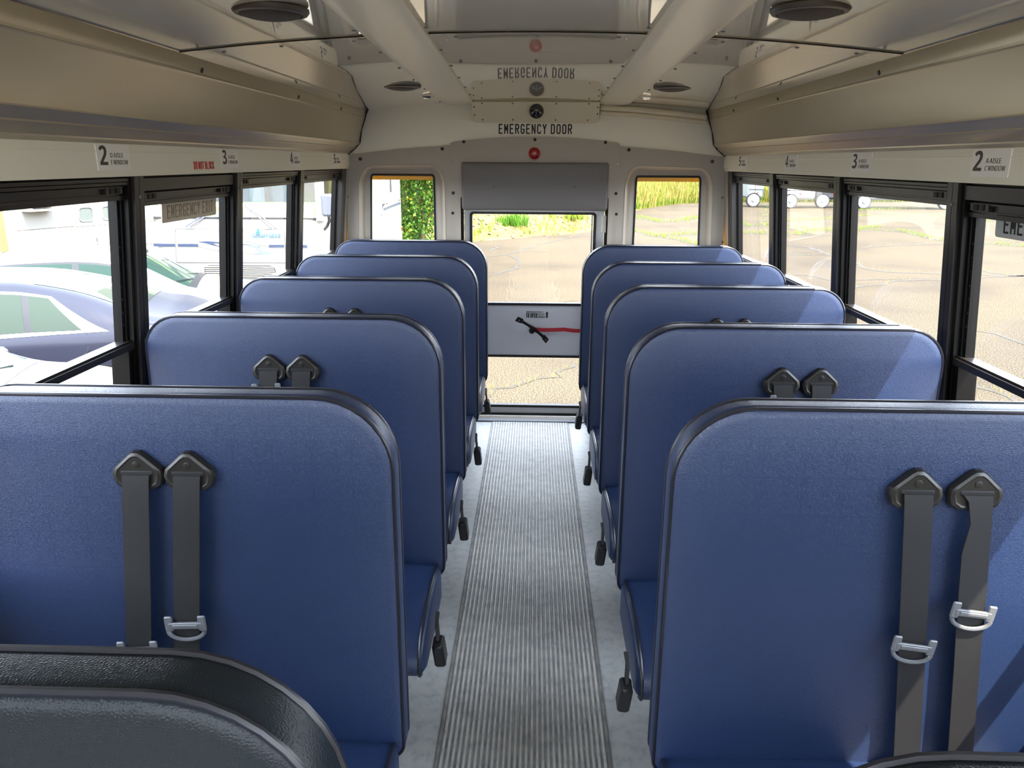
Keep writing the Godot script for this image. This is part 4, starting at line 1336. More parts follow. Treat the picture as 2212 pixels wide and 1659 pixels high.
func rv() -> void:
	var z0 := -11.2
	var t := thing("motorhome", Vector3(-4.32, GROUND, z0), "white motorhome with grey swooshes, parked nose towards the cars beyond the left windows", "motorhome")
	var b := MB.new()
	var xl := -5.66
	var xr := -2.99
	# front apron with rounded corners, then side walls as a sweep of one plan outline
	var plan := func(inset: float) -> Array:
		var p := []
		p.push_back(Vector2(xl + inset, z0 - 6.3))
		for k in 7:
			var a := PI - PI / 2 * k / 6.0
			p.push_back(Vector2(xl + inset + 0.3 + 0.3 * cos(a), z0 - 0.22 - inset + 0.22 * sin(a)))
		for k in 7:
			var a := PI / 2 - PI / 2 * k / 6.0
			p.push_back(Vector2(xr - inset - 0.3 + 0.3 * cos(a), z0 - 0.22 - inset + 0.22 * sin(a)))
		p.push_back(Vector2(xr - inset, z0 - 6.3))
		return p
	var rows := []
	for q in [[-2.05, 0.06], [-1.98, 0.0], [-1.3, 0.0], [-1.0, 0.01], [-0.84, 0.03], [-0.80, 0.06], [-0.80, 0.2]]:
		var row := PackedVector3Array()
		for p in plan.call(q[1]):
			row.push_back(Vector3(p.x, q[0], p.y))
		rows.push_back(row)
	b.grid(rows)
	# wall above the cab door window line and roof
	b.box(Vector3(xr - 0.06, -0.82, z0 - 6.3), Vector3(xr, 0.8, z0 - 1.25))
	b.box(Vector3(xl, -0.82, z0 - 6.3), Vector3(xl + 0.06, 0.8, z0 - 0.9))
	b.box(Vector3(xl, -2.05, z0 - 6.32), Vector3(xr, 0.8, z0 - 6.26))
	b.box(Vector3(xl, 0.75, z0 - 6.3), Vector3(xr, 0.85, z0 - 0.35))
	b.box(Vector3(xl, 0.3, z0 - 1.3), Vector3(xr, 0.8, z0 - 0.28))
	obj("body", b, M.paint_rv, t, 50.0)
	# pillars round the windscreen
	for q in [[xl + 0.06, 0.05], [-3.1, -0.06]]:
		obj("windscreen_pillar", MB.new().loft([PackedVector3Array([Vector3(q[0] - 0.05, -0.84, z0 - 0.12), Vector3(q[0] + 0.06, -0.84, z0 - 0.12), Vector3(q[0] + 0.06, -0.84, z0 - 0.03), Vector3(q[0] - 0.05, -0.84, z0 - 0.03)]), PackedVector3Array([Vector3(q[0] - 0.05 + q[1], 0.34, z0 - 0.4), Vector3(q[0] + 0.06 + q[1], 0.34, z0 - 0.4), Vector3(q[0] + 0.06 + q[1], 0.34, z0 - 0.3), Vector3(q[0] - 0.05 + q[1], 0.34, z0 - 0.3)])], true, true), M.paint_rv, t)
	obj("windscreen_divider", MB.new().loft([PackedVector3Array([Vector3(-4.41, -0.82, z0 - 0.1), Vector3(-4.36, -0.82, z0 - 0.1), Vector3(-4.36, -0.82, z0 - 0.06), Vector3(-4.41, -0.82, z0 - 0.06)]), PackedVector3Array([Vector3(-4.41, 0.34, z0 - 0.38), Vector3(-4.36, 0.34, z0 - 0.38), Vector3(-4.36, 0.34, z0 - 0.34), Vector3(-4.41, 0.34, z0 - 0.34)])], true, true), M.car_trim, t)
	for q in [[-5.52, -4.41], [-4.36, -3.14]]:
		var p := MB.new()
		p.quad(Vector3(q[0], -0.81, z0 - 0.08), Vector3(q[1], -0.81, z0 - 0.08), Vector3(q[1], 0.34, z0 - 0.36), Vector3(q[0], 0.34, z0 - 0.36))
		obj("windscreen_pane", p, M.glass, t)
	obj("windscreen_seal", MB.new().tube([Vector3(-5.56, -0.815, z0 - 0.06), Vector3(-4.4, -0.815, z0 - 0.045), Vector3(-3.1, -0.815, z0 - 0.06)], 0.018, 6), M.car_trim, t)
	var cp := MB.new()
	cp.quad(Vector3(xr - 0.02, -0.8, z0 - 0.2), Vector3(xr - 0.02, -0.8, z0 - 1.25), Vector3(xr - 0.02, 0.3, z0 - 1.25), Vector3(xr - 0.02, 0.3, z0 - 0.4))
	obj("cab_window", cp, M.glass, t)
	# inside of the cab
	obj("dashboard", MB.new().chbox(Vector3(xl + 0.1, -1.0, z0 - 0.95), Vector3(xr - 0.08, -0.62, z0 - 0.32), 0.05), M.dash_green, t)
	obj("bank_backdrop", MB.new().box(Vector3(xl + 0.06, -1.9, z0 - 2.4), Vector3(xr - 0.06, 0.75, z0 - 2.34)), M.cab_tan, t)  # added tan wall, stands in for the bank seen in the windscreen
	obj("cab_floor", MB.new().box(Vector3(xl + 0.06, -1.9, z0 - 2.4), Vector3(xr - 0.06, -1.8, z0 - 0.2)), M.cab_dark, t)
	for x in [-4.95, -4.05]:
		obj("cab_seat", MB.new().chbox(Vector3(x - 0.28, -1.2, z0 - 1.7), Vector3(x + 0.28, -0.05, z0 - 1.5), 0.08), M.cab_dark, t)
	obj("curtain", MB.new().chbox(Vector3(-4.5, -0.8, z0 - 1.2), Vector3(-4.26, 0.5, z0 - 1.1), 0.04), M.cab_dark, t)
	# raised access panel outline, lamps, grille and badges on the nose
	var zf := z0 + 0.002
	obj("hood_seam", MB.new().tube([Vector3(-5.25, -1.45, zf), Vector3(-5.22, -0.985, zf), Vector3(-5.19, -0.965, zf), Vector3(-3.65, -0.955, zf), Vector3(-3.62, -0.975, zf), Vector3(-3.62, -1.44, zf), Vector3(-5.25, -1.45, zf)], 0.007, 5), M.seam_light, t)
	for q in [[-5.56, -5.23, M.stripe_navy], [-5.2, -4.9, M.stripe_navy], [-3.86, -3.64, M.stripe_navy], [-3.6, -3.3, M.stripe_navy]]:
		obj("stripe", MB.new().box(Vector3(q[0], -1.222, z0 - 0.01), Vector3(q[1], -1.182, z0 + 0.006)), q[2], t)
	var sw := [[M.stripe_grey, [[-5.02, -1.155], [-4.98, -1.145], [-4.82, -1.2], [-4.5, -1.265], [-4.15, -1.31], [-4.0, -1.325], [-4.3, -1.31], [-4.7, -1.265], [-4.92, -1.21]]], [M.stripe_navy, [[-4.9, -1.148], [-4.75, -1.14], [-4.4, -1.165], [-4.1, -1.19], [-4.4, -1.178], [-4.7, -1.165], [-4.62, -1.2], [-4.45, -1.235], [-4.68, -1.2], [-4.78, -1.17]]], [M.stripe_grey, [[-4.2, -1.13], [-4.0, -1.155], [-3.75, -1.21], [-3.6, -1.235], [-3.8, -1.225], [-4.05, -1.17]]], [M.stripe_blue, [[-4.16, -1.19], [-3.98, -1.198], [-4.03, -1.235], [-3.86, -1.3], [-3.84, -1.318], [-4.12, -1.318], [-3.98, -1.29], [-4.06, -1.24]]]]
	for q in sw:
		var poly := PackedVector2Array()
		for p in q[1]:
			poly.push_back(Vector2(p[0], p[1]))
		obj("swoosh", MB.new().plate(poly, [], Vector3(0, 0, z0), Vector3.RIGHT, Vector3.UP, Vector3.BACK, -0.01, 0.005), q[0], t)
	obj("badge", lettering(MB.new(), "SIGHTSEER", Vector3(-4.09, -1.085, z0), Vector3.RIGHT, Vector3.UP, 0.42, 0.06, 0.006), M.logo_blue, t)
	var fg := MB.new()
	fg.tube([Vector3(-3.995, -1.03, z0 + 0.004), Vector3(-4.005, -0.99, z0 + 0.004), Vector3(-4.0, -0.965, z0 + 0.004)], 0.011, 6)
	fg.tube([Vector3(-4.035, -1.01, z0 + 0.004), Vector3(-4.0, -0.995, z0 + 0.004), Vector3(-3.975, -1.015, z0 + 0.004)], 0.008, 6)
	obj("badge_figure", fg, M.logo_teal, t)
	obj("grille_recess", MB.new().plate(PackedVector2Array([Vector2(-4.85, -1.67), Vector2(-3.77, -1.67), Vector2(-3.8, -1.52), Vector2(-3.86, -1.485), Vector2(-4.78, -1.49), Vector2(-4.84, -1.52)]), [], Vector3(0, 0, z0), Vector3.RIGHT, Vector3.UP, Vector3.BACK, -0.03, 0.004), M.car_trim, t)
	for k in 6:
		obj("grille_slat", MB.new().chbox(Vector3(-4.83, -1.66 + 0.029 * k, z0 + 0.002), Vector3(-3.8 + 0.006 * (3 - k), -1.646 + 0.029 * k, z0 + 0.02), 0.003), M.rail, t)
	for x in [-5.3, -3.35]:
		obj("headlamp", MB.new().chbox(Vector3(x - 0.16, -1.66, z0 - 0.02), Vector3(x + 0.16, -1.5, z0 + 0.02), 0.02), M.window_grey, t)
	obj("bumper", MB.new().chbox(Vector3(xl + 0.03, -2.1, z0 - 0.1), Vector3(xr - 0.03, -1.8, z0 + 0.1), 0.05), M.paint_rv, t)
	for q in [[-5.05, -0.935, -4.62, -0.66], [-3.8, -0.94, -4.2, -0.62]]:
		var wi := MB.new()
		for d in [0.0, 0.07]:
			wi.tube([Vector3(q[0] + d, q[1], z0 + 0.02), Vector3(lerpf(q[0], q[2], 0.5) + d * 0.8, lerpf(q[1], q[3], 0.5), z0 - 0.02), Vector3(q[2], q[3], z0 - 0.07)], 0.012, 5)
		obj("wiper", wi, M.grey_plastic, t)
	var mi := MB.new()
	mi.chbox(Vector3(-3.0, -0.76, z0 + 0.12), Vector3(-2.82, -0.45, z0 + 0.24), 0.03)
	obj("mirror_head", mi, M.grey_plastic, t)
	obj("mirror_arm", MB.new().tube([Vector3(-3.04, -0.96, z0 - 0.05), Vector3(-2.96, -0.9, z0 + 0.1), Vector3(-2.91, -0.83, z0 + 0.18), Vector3(-2.91, -0.75, z0 + 0.18)], 0.022, 7), M.car_trim, t)
	obj("mirror_lamp", MB.new().chbox(Vector3(-2.82, -0.68, z0 + 0.14), Vector3(-2.808, -0.56, z0 + 0.22), 0.004), M.amber, t)
	# right-hand side: stripe, curl, louvre slots and skirt
	var xs := xr
	for q in [[z0 - 0.5, z0 - 1.25, -1.17, -1.12], [z0 - 1.25, z0 - 2.4, -1.12, -1.06], [z0 - 4.35, z0 - 6.25, -0.9, -0.875]]:
		var s2 := MB.new()
		s2.hull([Vector3(xs - 0.01, q[3] - 0.04, q[1]), Vector3(xs + 0.006, q[3] - 0.04, q[1]), Vector3(xs + 0.006, q[3], q[1]), Vector3(xs - 0.01, q[3], q[1]), Vector3(xs - 0.01, q[2] - 0.04, q[0]), Vector3(xs + 0.006, q[2] - 0.04, q[0]), Vector3(xs + 0.006, q[2], q[0]), Vector3(xs - 0.01, q[2], q[0])])
		obj("stripe", s2, M.stripe_navy, t)
	for q in [[M.stripe_grey, 0.045, [[-15.9, -0.72], [-16.0, -0.85], [-15.7, -1.05], [-15.2, -1.16], [-14.6, -1.3]]], [M.stripe_navy, 0.03, [[-15.55, -0.74], [-15.6, -0.85], [-15.3, -1.02]]], [M.stripe_grey, 0.02, [[-14.35, -0.52], [-14.9, -0.4], [-15.1, -0.38]]], [M.stripe_grey, 0.02, [[-12.1, -1.3], [-12.35, -1.1], [-12.7, -0.98]]]]:
		var p := []
		for e in q[2]:
			p.push_back(Vector3(xs - q[1] + 0.006, e[1], e[0]))
		obj("swoosh", MB.new().tube(p, q[1], 6), q[0], t)
	for k in 3:
		obj("vent_louvre", MB.new().chbox(Vector3(xs - 0.004, -0.55 - 0.1 * k, -15.1), Vector3(xs + 0.008, -0.53 - 0.1 * k, -14.7), 0.003), M.stripe_grey, t)
	obj("slit_window", MB.new().chbox(Vector3(xs - 0.004, -0.62, -16.42), Vector3(xs + 0.008, -0.05, -16.25), 0.003), M.car_trim, t)
	obj("skirt", MB.new().box(Vector3(xs - 0.02, -2.1, z0 - 6.3), Vector3(xs + 0.012, -1.42, z0 - 2.4)), M.rv_skirt, t)
	obj("marker_lamp", MB.new().chbox(Vector3(xs, -1.5, z0 - 6.29), Vector3(xs + 0.02, -1.42, z0 - 6.18), 0.004), M.red_lens, t)
	for z in [z0 - 1.2, z0 - 5.0]:
		for x in [xl + 0.2, xr - 0.2]:
			obj("wheel", MB.new().lathe(Vector3(x - 0.15, GROUND + 0.42, z), Vector3.RIGHT, [Vector2(0.2, 0.0), Vector2(0.42, 0.02), Vector2(0.42, 0.26), Vector2(0.36, 0.3), Vector2(0.2, 0.28)], 22), M.tyre, t)


func building() -> void:
	var o := Vector3(-9.77, 0, -17.0)
	var X := Vector3(0.37, 0, -0.93).normalized()
	var Z := X.cross(Vector3.UP)
	var pt := func(u: float, y: float, d: float) -> Vector3: return o + X * u + Vector3(0, y, 0) + Z * d
	var b := thing("workshop_building", Vector3(o.x, GROUND, o.z), "white workshop building of wide boards with a pale garage door, far left behind the cars", "building")
	var rect := func(mb: MB, u0: float, u1: float, y0: float, y1: float, d0: float, d1: float) -> MB:
		return mb.plate(PackedVector2Array([Vector2(u0, y0), Vector2(u1, y0), Vector2(u1, y1), Vector2(u0, y1)]), [], o, X, Vector3.UP, Z, d0, d1)
	obj("wall_core", rect.call(MB.new(), -8.0, 8.0, GROUND, 1.6, -0.3, -0.02), M.siding, b)
	var k := 0
	for row in 8:
		var y0 := -2.325 + 0.462 * row
		for e in [[-8.0, -2.4, 0], [-1.76, -0.86, 0], [-0.86, -0.4, 1], [3.2, 8.0, 0]]:
			if row > 5 and e[0] == -8.0:
				pass
			obj("wall_board", rect.call(MB.new(), e[0], e[1], y0 + 0.006, y0 + 0.456, -0.02, 0.006 + 0.004 * ((k * 7) % 3)), M.siding_pink if e[2] else M.siding, b)
			k += 1
	# window with wide trim
	obj("window_glass", rect.call(MB.new(), -2.4, -1.9, -2.02, 0.4, -0.02, -0.01), M.window_tan, b)
	for e in [[-2.5, -2.38, -2.05, 0.5], [-1.94, -1.76, -2.05, 0.5], [-2.5, -1.76, 0.4, 0.5]]:
		obj("window_trim", rect.call(MB.new(), e[0], e[1], e[2], e[3], -0.02, 0.05), M.white_trim, b)
	obj("window_sill", rect.call(MB.new(), -2.6, -1.7, -2.13, -2.03, -0.02, 0.12), M.white_trim, b)
	# light box with a blue tray
	obj("wall_shelf", rect.call(MB.new(), -1.56, -0.96, -1.03, -0.99, 0.0, 0.22), M.white_trim, b)
	obj("shelf_side", rect.call(MB.new(), -1.56, -1.45, -1.0, -0.7, 0.0, 0.2), M.white_trim, b)
	obj("shelf_side", rect.call(MB.new(), -1.03, -0.96, -1.0, -0.7, 0.0, 0.2), M.white_trim, b)
	obj("shelf_tray", rect.call(MB.new(), -1.47, -0.97, -0.90, -0.78, 0.03, 0.24), M.blue_plastic, b)
	# sectional garage door with rounded windows
	for row in 6:
		var y0 := -2.48 + 0.53 * row
		var pa := obj("garage_panel", rect.call(MB.new(), -0.37, 3.2, y0 + 0.006, y0 + 0.524, -0.02, 0.0), M.garage, b)
		if row in [2, 3, 4]:
			for u in [-0.28, 0.3, 0.92, 1.54, 2.16, 2.78]:
				var w := MB.new()
				w.plate(rrect(u - 0.02, u + 0.35, y0 + 0.1, y0 + 0.42, [0.09, 0.09, 0.09, 0.09], 4), [rrect(u + 0.005, u + 0.325, y0 + 0.125, y0 + 0.395, [0.075, 0.075, 0.075, 0.075], 4)], o, X, Vector3.UP, Z, -0.01, 0.018)
				obj("pane_gasket", w, M.garage_gasket, pa)
				obj("pane", MB.new().plate(rrect(u + 0.005, u + 0.325, y0 + 0.125, y0 + 0.395, [0.075, 0.075, 0.075, 0.075], 4), [], o, X, Vector3.UP, Z, -0.01, 0.004), M.window_grey, pa)
	var lk := MB.new()
	rect.call(lk, 0.06, 0.085, -1.76, -1.68, 0.0, 0.02)
	rect.call(lk, 0.06, 0.09, -1.85, -1.82, 0.0, 0.02)
	rect.call(lk, 0.08, 0.12, -1.98, -1.9, 0.0, 0.03)
	rect.call(lk, 0.08, 0.19, -1.94, -1.92, 0.0, 0.03)
	obj("door_lock", lk, M.grey_plastic, b)


func far_bus(x0: float, x1: float, z: float, wheel_x: float, paint: Material, label: String, called: String, category: String, depth := 2.4, h := 2.7) -> void:
	var t := thing(called, Vector3((x0 + x1) / 2, GROUND, z), label, category)
	var b := MB.new()
	b.chbox(Vector3(x0, GROUND + 0.5, z - depth), Vector3(x1, GROUND + h, z), 0.12)
	obj("body", b, paint, t)
	obj("rub_rail", MB.new().chbox(Vector3(x0 + 0.05, GROUND + 1.0, z - 0.01), Vector3(x1 - 0.05, GROUND + 1.05, z + 0.03), 0.01), M.bus_dark, t)
	obj("side_window", MB.new().chbox(Vector3(x0 + 0.4, GROUND + 1.7, z - 0.02), Vector3(x1 - 0.4, GROUND + h - 0.4, z + 0.012), 0.01), M.car_glass, t)
	obj("door_seam", MB.new().tube([Vector3(lerpf(x0, x1, 0.42), GROUND + 0.5, z + 0.004), Vector3(lerpf(x0, x1, 0.42), GROUND + 1.65, z + 0.004)], 0.012, 5), M.seam, t)
	for x in ([wheel_x, x1 - 0.9] if x1 - x0 > 4.0 else [wheel_x]):
		var w := obj("wheel", MB.new().lathe(Vector3(x, GROUND + 0.42, z - 0.22), Vector3.BACK, [Vector2(0.3, 0.0), Vector2(0.4, 0.0), Vector2(0.42, 0.06), Vector2(0.42, 0.22), Vector2(0.4, 0.27), Vector2(0.36, 0.26), Vector2(0.34, 0.2)], 26), M.tyre, t)
		obj("hub", MB.new().lathe(Vector3(x, GROUND + 0.42, z - 0.22), Vector3.BACK, [Vector2(0.35, 0.2), Vector2(0.35, 0.26), Vector2(0.26, 0.24), Vector2(0.12, 0.25), Vector2(0.1, 0.32), Vector2(0.04, 0.33)], 22), M.bus_white, w)
	obj("rear_lamp", MB.new().chbox(Vector3(lerpf(x0, x1, 0.55), GROUND + 0.78, z - 0.005), Vector3(lerpf(x0, x1, 0.6), GROUND + 0.88, z + 0.02), 0.01), M.red_lens, t)


func edge_z(x: float) -> float:
	return at([[-60.0, -22.0], [-8.0, -24.0], [-3.5, -26.0], [-1.9, -25.2], [0.0, -27.2], [2.2, -29.6], [5.5, -43.0], [9.0, -50.0], [12.5, -53.0], [30.0, -56.0], [70.0, -58.0]], x)


func bank_h(x: float, z: float) -> float:
	var d := edge_z(x) - z
	if d < 0.0:
		return -0.02 + d * 0.02
	var steep := lerpf(0.24, 0.12, smoothstep(2.0, 6.0, x))
	var n := sin(x * 1.7 + z * 0.9) * 0.06 + sin(x * 0.6 - z * 1.3) * 0.1
	return minf(d * steep, 4.5) + n * clampf(d / 3.0, 0.0, 1.0)


func blade_mesh(h: float, w: float) -> ArrayMesh:
	var b := MB.new()
	for k in 5:
		var a := TAU * k / 5.0 + 0.3 * k
		var d := Vector3(cos(a), 0, sin(a))
		var s := Vector3(-d.z, 0, d.x) * w
		var hh := h * (0.7 + 0.1 * ((k * 3) % 4))
		var p0 := d * 0.03
		var p1 := d * (0.04 + 0.1 * h) + Vector3(0, hh * 0.6, 0)
		var p2 := d * (0.05 + 0.28 * h) + Vector3(0, hh, 0)
		b.quad(p0 - s, p0 + s, p1 + s * 0.7, p1 - s * 0.7)
		b.tri(p1 - s * 0.7, p1 + s * 0.7, p2)
	return b.mesh(Vector3.ZERO, 80.0)


func scatter(called: String, mesh: Mesh, m: Material, where: Array, parent: Node3D = self) -> MultiMeshInstance3D:
	var mm := MultiMesh.new()
	mm.transform_format = MultiMesh.TRANSFORM_3D
	mm.mesh = mesh
	mm.instance_count = where.size()
	for i in where.size():
		mm.set_instance_transform(i, where[i])
	var o := MultiMeshInstance3D.new()
	o.name = numbered(called) if parent == self else called
	o.multimesh = mm
	o.material_override = m
	o.set_meta("kind", "stuff")
	parent.add_child(o, true)
	return o


func tuft(rng: RandomNumberGenerator, p: Vector3, size: float) -> Transform3D:
	return Transform3D(Basis(Vector3.UP, rng.randf() * TAU).scaled(Vector3.ONE * size * rng.randf_range(0.6, 1.3)), p + Vector3(0, EYE, 0))


func crack(mb: MB, pts: Array, w: float, tufts: Array, density: float, rng: RandomNumberGenerator, size := 0.1) -> void:
	var l := PackedVector3Array()
	var r := PackedVector3Array()
	var path := []
	for i in pts.size() - 1:
		var a := Vector3(pts[i][0], GROUND, pts[i][1])
		var b := Vector3(pts[i + 1][0], GROUND, pts[i + 1][1])
		var n := maxi(2, int(a.distance_to(b) / 0.35))
		for k in n:
			var s := (b - a).cross(Vector3.UP).normalized()
			path.push_back(a.lerp(b, k / float(n)) + s * rng.randf_range(-0.09, 0.09))
	path.push_back(Vector3(pts[-1][0], GROUND, pts[-1][1]))
	for i in path.size():
		var t: Vector3 = (path[mini(i + 1, path.size() - 1)] - path[maxi(i - 1, 0)]).normalized()
		var s := t.cross(Vector3.UP)
		var ww := 1.35 * w * rng.randf_range(0.5, 1.3) * (0.15 if i == 0 or i == path.size() - 1 else 1.0)
		l.push_back(path[i] - s * ww + Vector3(0, 0.004, 0))
		r.push_back(path[i] + s * ww + Vector3(0, 0.004, 0))
		if i > 0:
			var d: float = path[i].distance_to(path[i - 1])
			for q in int(density * d + rng.randf()):
				tufts.push_back(tuft(rng, path[i].lerp(path[i - 1], rng.randf()) + s * rng.randfn(0.0, w * 1.2), size))
	mb.grid([l, r])


func outdoors() -> void:
	var rng := RandomNumberGenerator.new()
	rng.seed = 7
	var g := MB.new()
	g.box(Vector3(-90, GROUND - 0.3, -80), Vector3(90, GROUND, 60))
	var ground := struct("ground", g, M.asphalt)
	# weedy cracks across the lot
	var cr := MB.new()
	var green := []
	var straw := []
	for c in [
		[[[-1.3, -21.0], [-0.7, -21.9], [0.5, -25.3], [2.2, -29.1]], 0.035, 1.0],
		[[[-0.73, -21.7], [-0.61, -21.1], [-0.36, -20.0], [-0.46, -18.8], [-0.53, -18.5], [-1.03, -17.4]], 0.04, 0.0],
		[[[0.1, -13.8], [0.5, -14.1], [0.85, -14.3]], 0.03, 4.0],
		[[[-1.31, -22.2], [-1.09, -24.2]], 0.04, 0.0],
		[[[-0.63, -7.7], [-0.46, -8.25], [-0.26, -8.5], [0.0, -8.7], [0.28, -9.0], [0.43, -9.3], [0.57, -9.65]], 0.02, 8.0],
		[[[4.3, -27.6], [6.5, -29.0], [9.06, -29.15], [9.6, -28.8], [10.7, -30.3], [12.1, -31.1], [14.3, -32.9]], 0.12, 26.0],
		[[[12.1, -31.1], [14.26, -30.6], [13.84, -27.0], [17.0, -24.0]], 0.11, 20.0],
		[[[8.9, -35.4], [8.83, -32.3], [9.8, -33.1], [10.7, -30.3]], 0.1, 12.0],
		[[[8.04, -25.0], [8.55, -24.7], [8.45, -23.0], [8.36, -22.2]], 0.06, 2.0],
		[[[8.7, -21.9], [8.26, -19.4], [8.55, -18.8], [9.15, -18.7], [9.64, -18.5], [13.0, -18.2]], 0.055, 5.0],
		[[[6.4, -16.0], [7.46, -16.75], [8.4, -17.5], [9.1, -17.6], [12.0, -18.6]], 0.04, 3.0],
		[[[9.4, -23.7], [10.9, -24.9], [13.3, -25.8], [17.0, -27.0]], 0.05, 3.0],
		[[[11.05, -20.1], [11.0, -18.8], [11.55, -18.4], [12.6, -18.4]], 0.05, 5.0],
		[[[6.9, -12.2], [7.14, -11.8], [7.1, -11.0], [7.4, -10.0]], 0.025, 1.0],
		[[[5.0, -9.4], [5.2, -9.0], [5.3, -8.6], [5.4, -8.2], [5.8, -7.2]], 0.035, 10.0],
		[[[4.6, -18.9], [5.8, -18.4], [6.33, -18.1], [6.6, -17.4], [8.4, -17.5]], 0.045, 3.0],
		[[[4.4, -23.4], [5.84, -22.8], [6.16, -22.25], [6.7, -22.5], [8.36, -22.2]], 0.05, 5.0],
		[[[4.0, -40.0], [4.95, -37.3], [5.4, -34.5], [6.5, -35.1], [7.85, -37.7]], 0.14, 26.0],
		[[[3.87, -29.6], [4.3, -27.4], [4.9, -26.2], [5.2, -24.7], [5.9, -22.9]], 0.08, 18.0],
		[[[11.2, -35.6], [13.8, -37.1], [17.0, -40.0]], 0.12, 22.0],
		[[[17.7, -44.3], [22.6, -47.2]], 0.2, 30.0], [[[19.85, -39.0], [22.0, -34.0]], 0.12, 16.0]]:
		crack(cr, c[0], c[1], green if c[2] > 10.5 else straw, c[2], rng, 0.14 if c[2] > 10.5 else 0.07)
	obj("pavement_crack", cr, M.crack, ground).set_meta("kind", "stuff")
	var bm := blade_mesh(1.0, 0.035)
	var gw := scatter("crack_weeds", bm, M.grass, green)
	tag(gw, "low green weeds growing out of the cracks in the pavement", "weeds")
	var sw := scatter("crack_grass", bm, M.straw, straw)
	tag(sw, "dry yellow grass along the finer pavement cracks", "grass")
	# the bank at the end of the lot
	var rows := []
	for j in 26:
		var row := PackedVector3Array()
		var d := -0.6 + pow(j / 25.0, 1.6) * 30.0
		for i in 111:
			var x := -50.0 + i * 1.0
			var z := edge_z(x) - d
			row.push_back(Vector3(x, GROUND + bank_h(x, z), z))
		rows.push_back(row)
	rows.reverse()
	var bank := struct("bank", MB.new().grid(rows), M.bank, 70.0)
	var stones := []
	for i in 700:
		var x := rng.randf_range(-4.0, 5.0)
		var d := rng.randf_range(0.0, 9.0)
		var z := edge_z(x) - d
		stones.push_back(Transform3D(Basis.from_euler(Vector3(rng.randf(), rng.randf() * TAU, rng.randf())).scaled(Vector3(1, 0.6, 0.8) * rng.randf_range(0.02, 0.075)), Vector3(x, GROUND + bank_h(x, z) + 0.02 + EYE, z)))
	var sm := SphereMesh.new()
	sm.radius = 1.0
	sm.height = 2.0
	sm.radial_segments = 7
	sm.rings = 4
	tag(scatter("bank_stones", sm, M.stone, stones), "loose pale stones littering the dry bank behind the emergency door", "stones")
	var tall := []
	var tall2 := []
	var low := []
	for i in 14000:
		var x := rng.randf_range(4.2, 26.0)
		var d := pow(rng.randf(), 1.3) * 7.0
		var z := edge_z(x) - d
		var p := Vector3(x, GROUND + bank_h(x, z) - 0.03, z)
		if d < 1.3 and rng.randf() < 0.8:
			low.push_back(tuft(rng, p, 0.4))
		elif rng.randf() < 0.66:
			tall.push_back(tuft(rng, p, rng.randf_range(0.9, 1.7)))
		else:
			tall2.push_back(tuft(rng, p, rng.randf_range(0.9, 1.8)))
	for i in 2600:
		var x := rng.randf_range(-6.0, 5.0)
		var d := pow(rng.randf(), 1.2) * 9.0
		var z := edge_z(x) - d
		if d > 1.0 and sin(x * 1.4 + 0.5) + sin(z * 0.9 + x) < -0.2:
			continue
		tall.push_back(tuft(rng, Vector3(x, GROUND + bank_h(x, z) - 0.02, z), 0.2))
	for i in 1500:
		var x := rng.randf_range(-6.0, 4.2)
		var d := rng.randf_range(0.0, 10.0)
		var z := edge_z(x) - d
		if sin(x * 2.1 + 0.5) + sin(z * 1.3 + x) < 0.3:
			continue
		low.push_back(tuft(rng, Vector3(x, GROUND + bank_h(x, z) - 0.02, z), 0.26))
	tag(scatter("tall_grass", blade_mesh(1.0, 0.02), M.straw, tall), "tall straw-coloured grass on the bank behind the right rear window", "grass")
	tag(scatter("green_grass", blade_mesh(1.0, 0.02), M.grass, tall2), "tall green grass mixed into the bank on the right", "grass")
	tag(scatter("short_grass", blade_mesh(1.0, 0.05), M.grass, low), "short bright green grass at the foot of the bank", "grass")
	# clumps in front of the bank seen through the emergency door
	for q in [[-0.75, 1.6, 0.6, "bright green weed clump on the dry bank, left in the emergency door window"], [1.55, 1.4, 0.42, "smaller yellow-green weed clump on the dry bank, right in the emergency door window"]]:
		var z: float = edge_z(q[0]) - q[1]
		var t := thing("weed_clump", Vector3(q[0], GROUND + bank_h(q[0], z), z), q[3], "weed")
		var l := []
		for i in 90:
			var e: Vector3 = Vector3(rng.randfn(0, 0.28), 0, rng.randfn(0, 0.28)) * q[2] * 1.6
			l.push_back(Transform3D(Basis(Vector3.UP, rng.randf() * TAU).scaled(Vector3.ONE * q[2] * rng.randf_range(0.5, 1.0)), e))
		scatter("blades", bm, M.weed if q[0] < 0 else M.grass, l, t)
	trees(rng)
	building()
	rv()
	var turn := atan2(0.295, 0.955)   # the row of cars stands slightly askew to the bus
	sedan(Vector3(-5.5, GROUND, -7.05), turn + PI, M.paint_navy, M.car_glass, M.chrome, "navy blue sedan with chrome window trim, side-on outside the front left window", false)
	sedan(Vector3(-5.4, GROUND, -9.2), turn, M.paint_white, M.car_glass_teal, M.car_trim, "white sedan with a roof fin and greenish windscreen, behind the navy one", true)
	sedan(Vector3(-4.75, GROUND, -4.55), turn, M.paint_silver, M.car_glass, M.car_trim, "silver car nearest the bus, only its windscreen corner showing low on the left", false)
	far_bus(14.1, 16.15, -46.0, 14.75, M.bus_white, "white van with a pale wheel disc parked far off on the right", "parked_van", "van")
	far_bus(18.3, 24.5, -46.0, 18.95, M.bus_grey, "grey-white bus with a big pale wheel, far across the lot on the right", "parked_bus", "bus", 2.4, 3.0)
	far_bus(12.55, 13.5, -47.0, 12.9, M.bus_white, "pale vehicle end half hidden at the edge of the tall grass", "parked_trailer", "trailer", 2.0, 2.4)
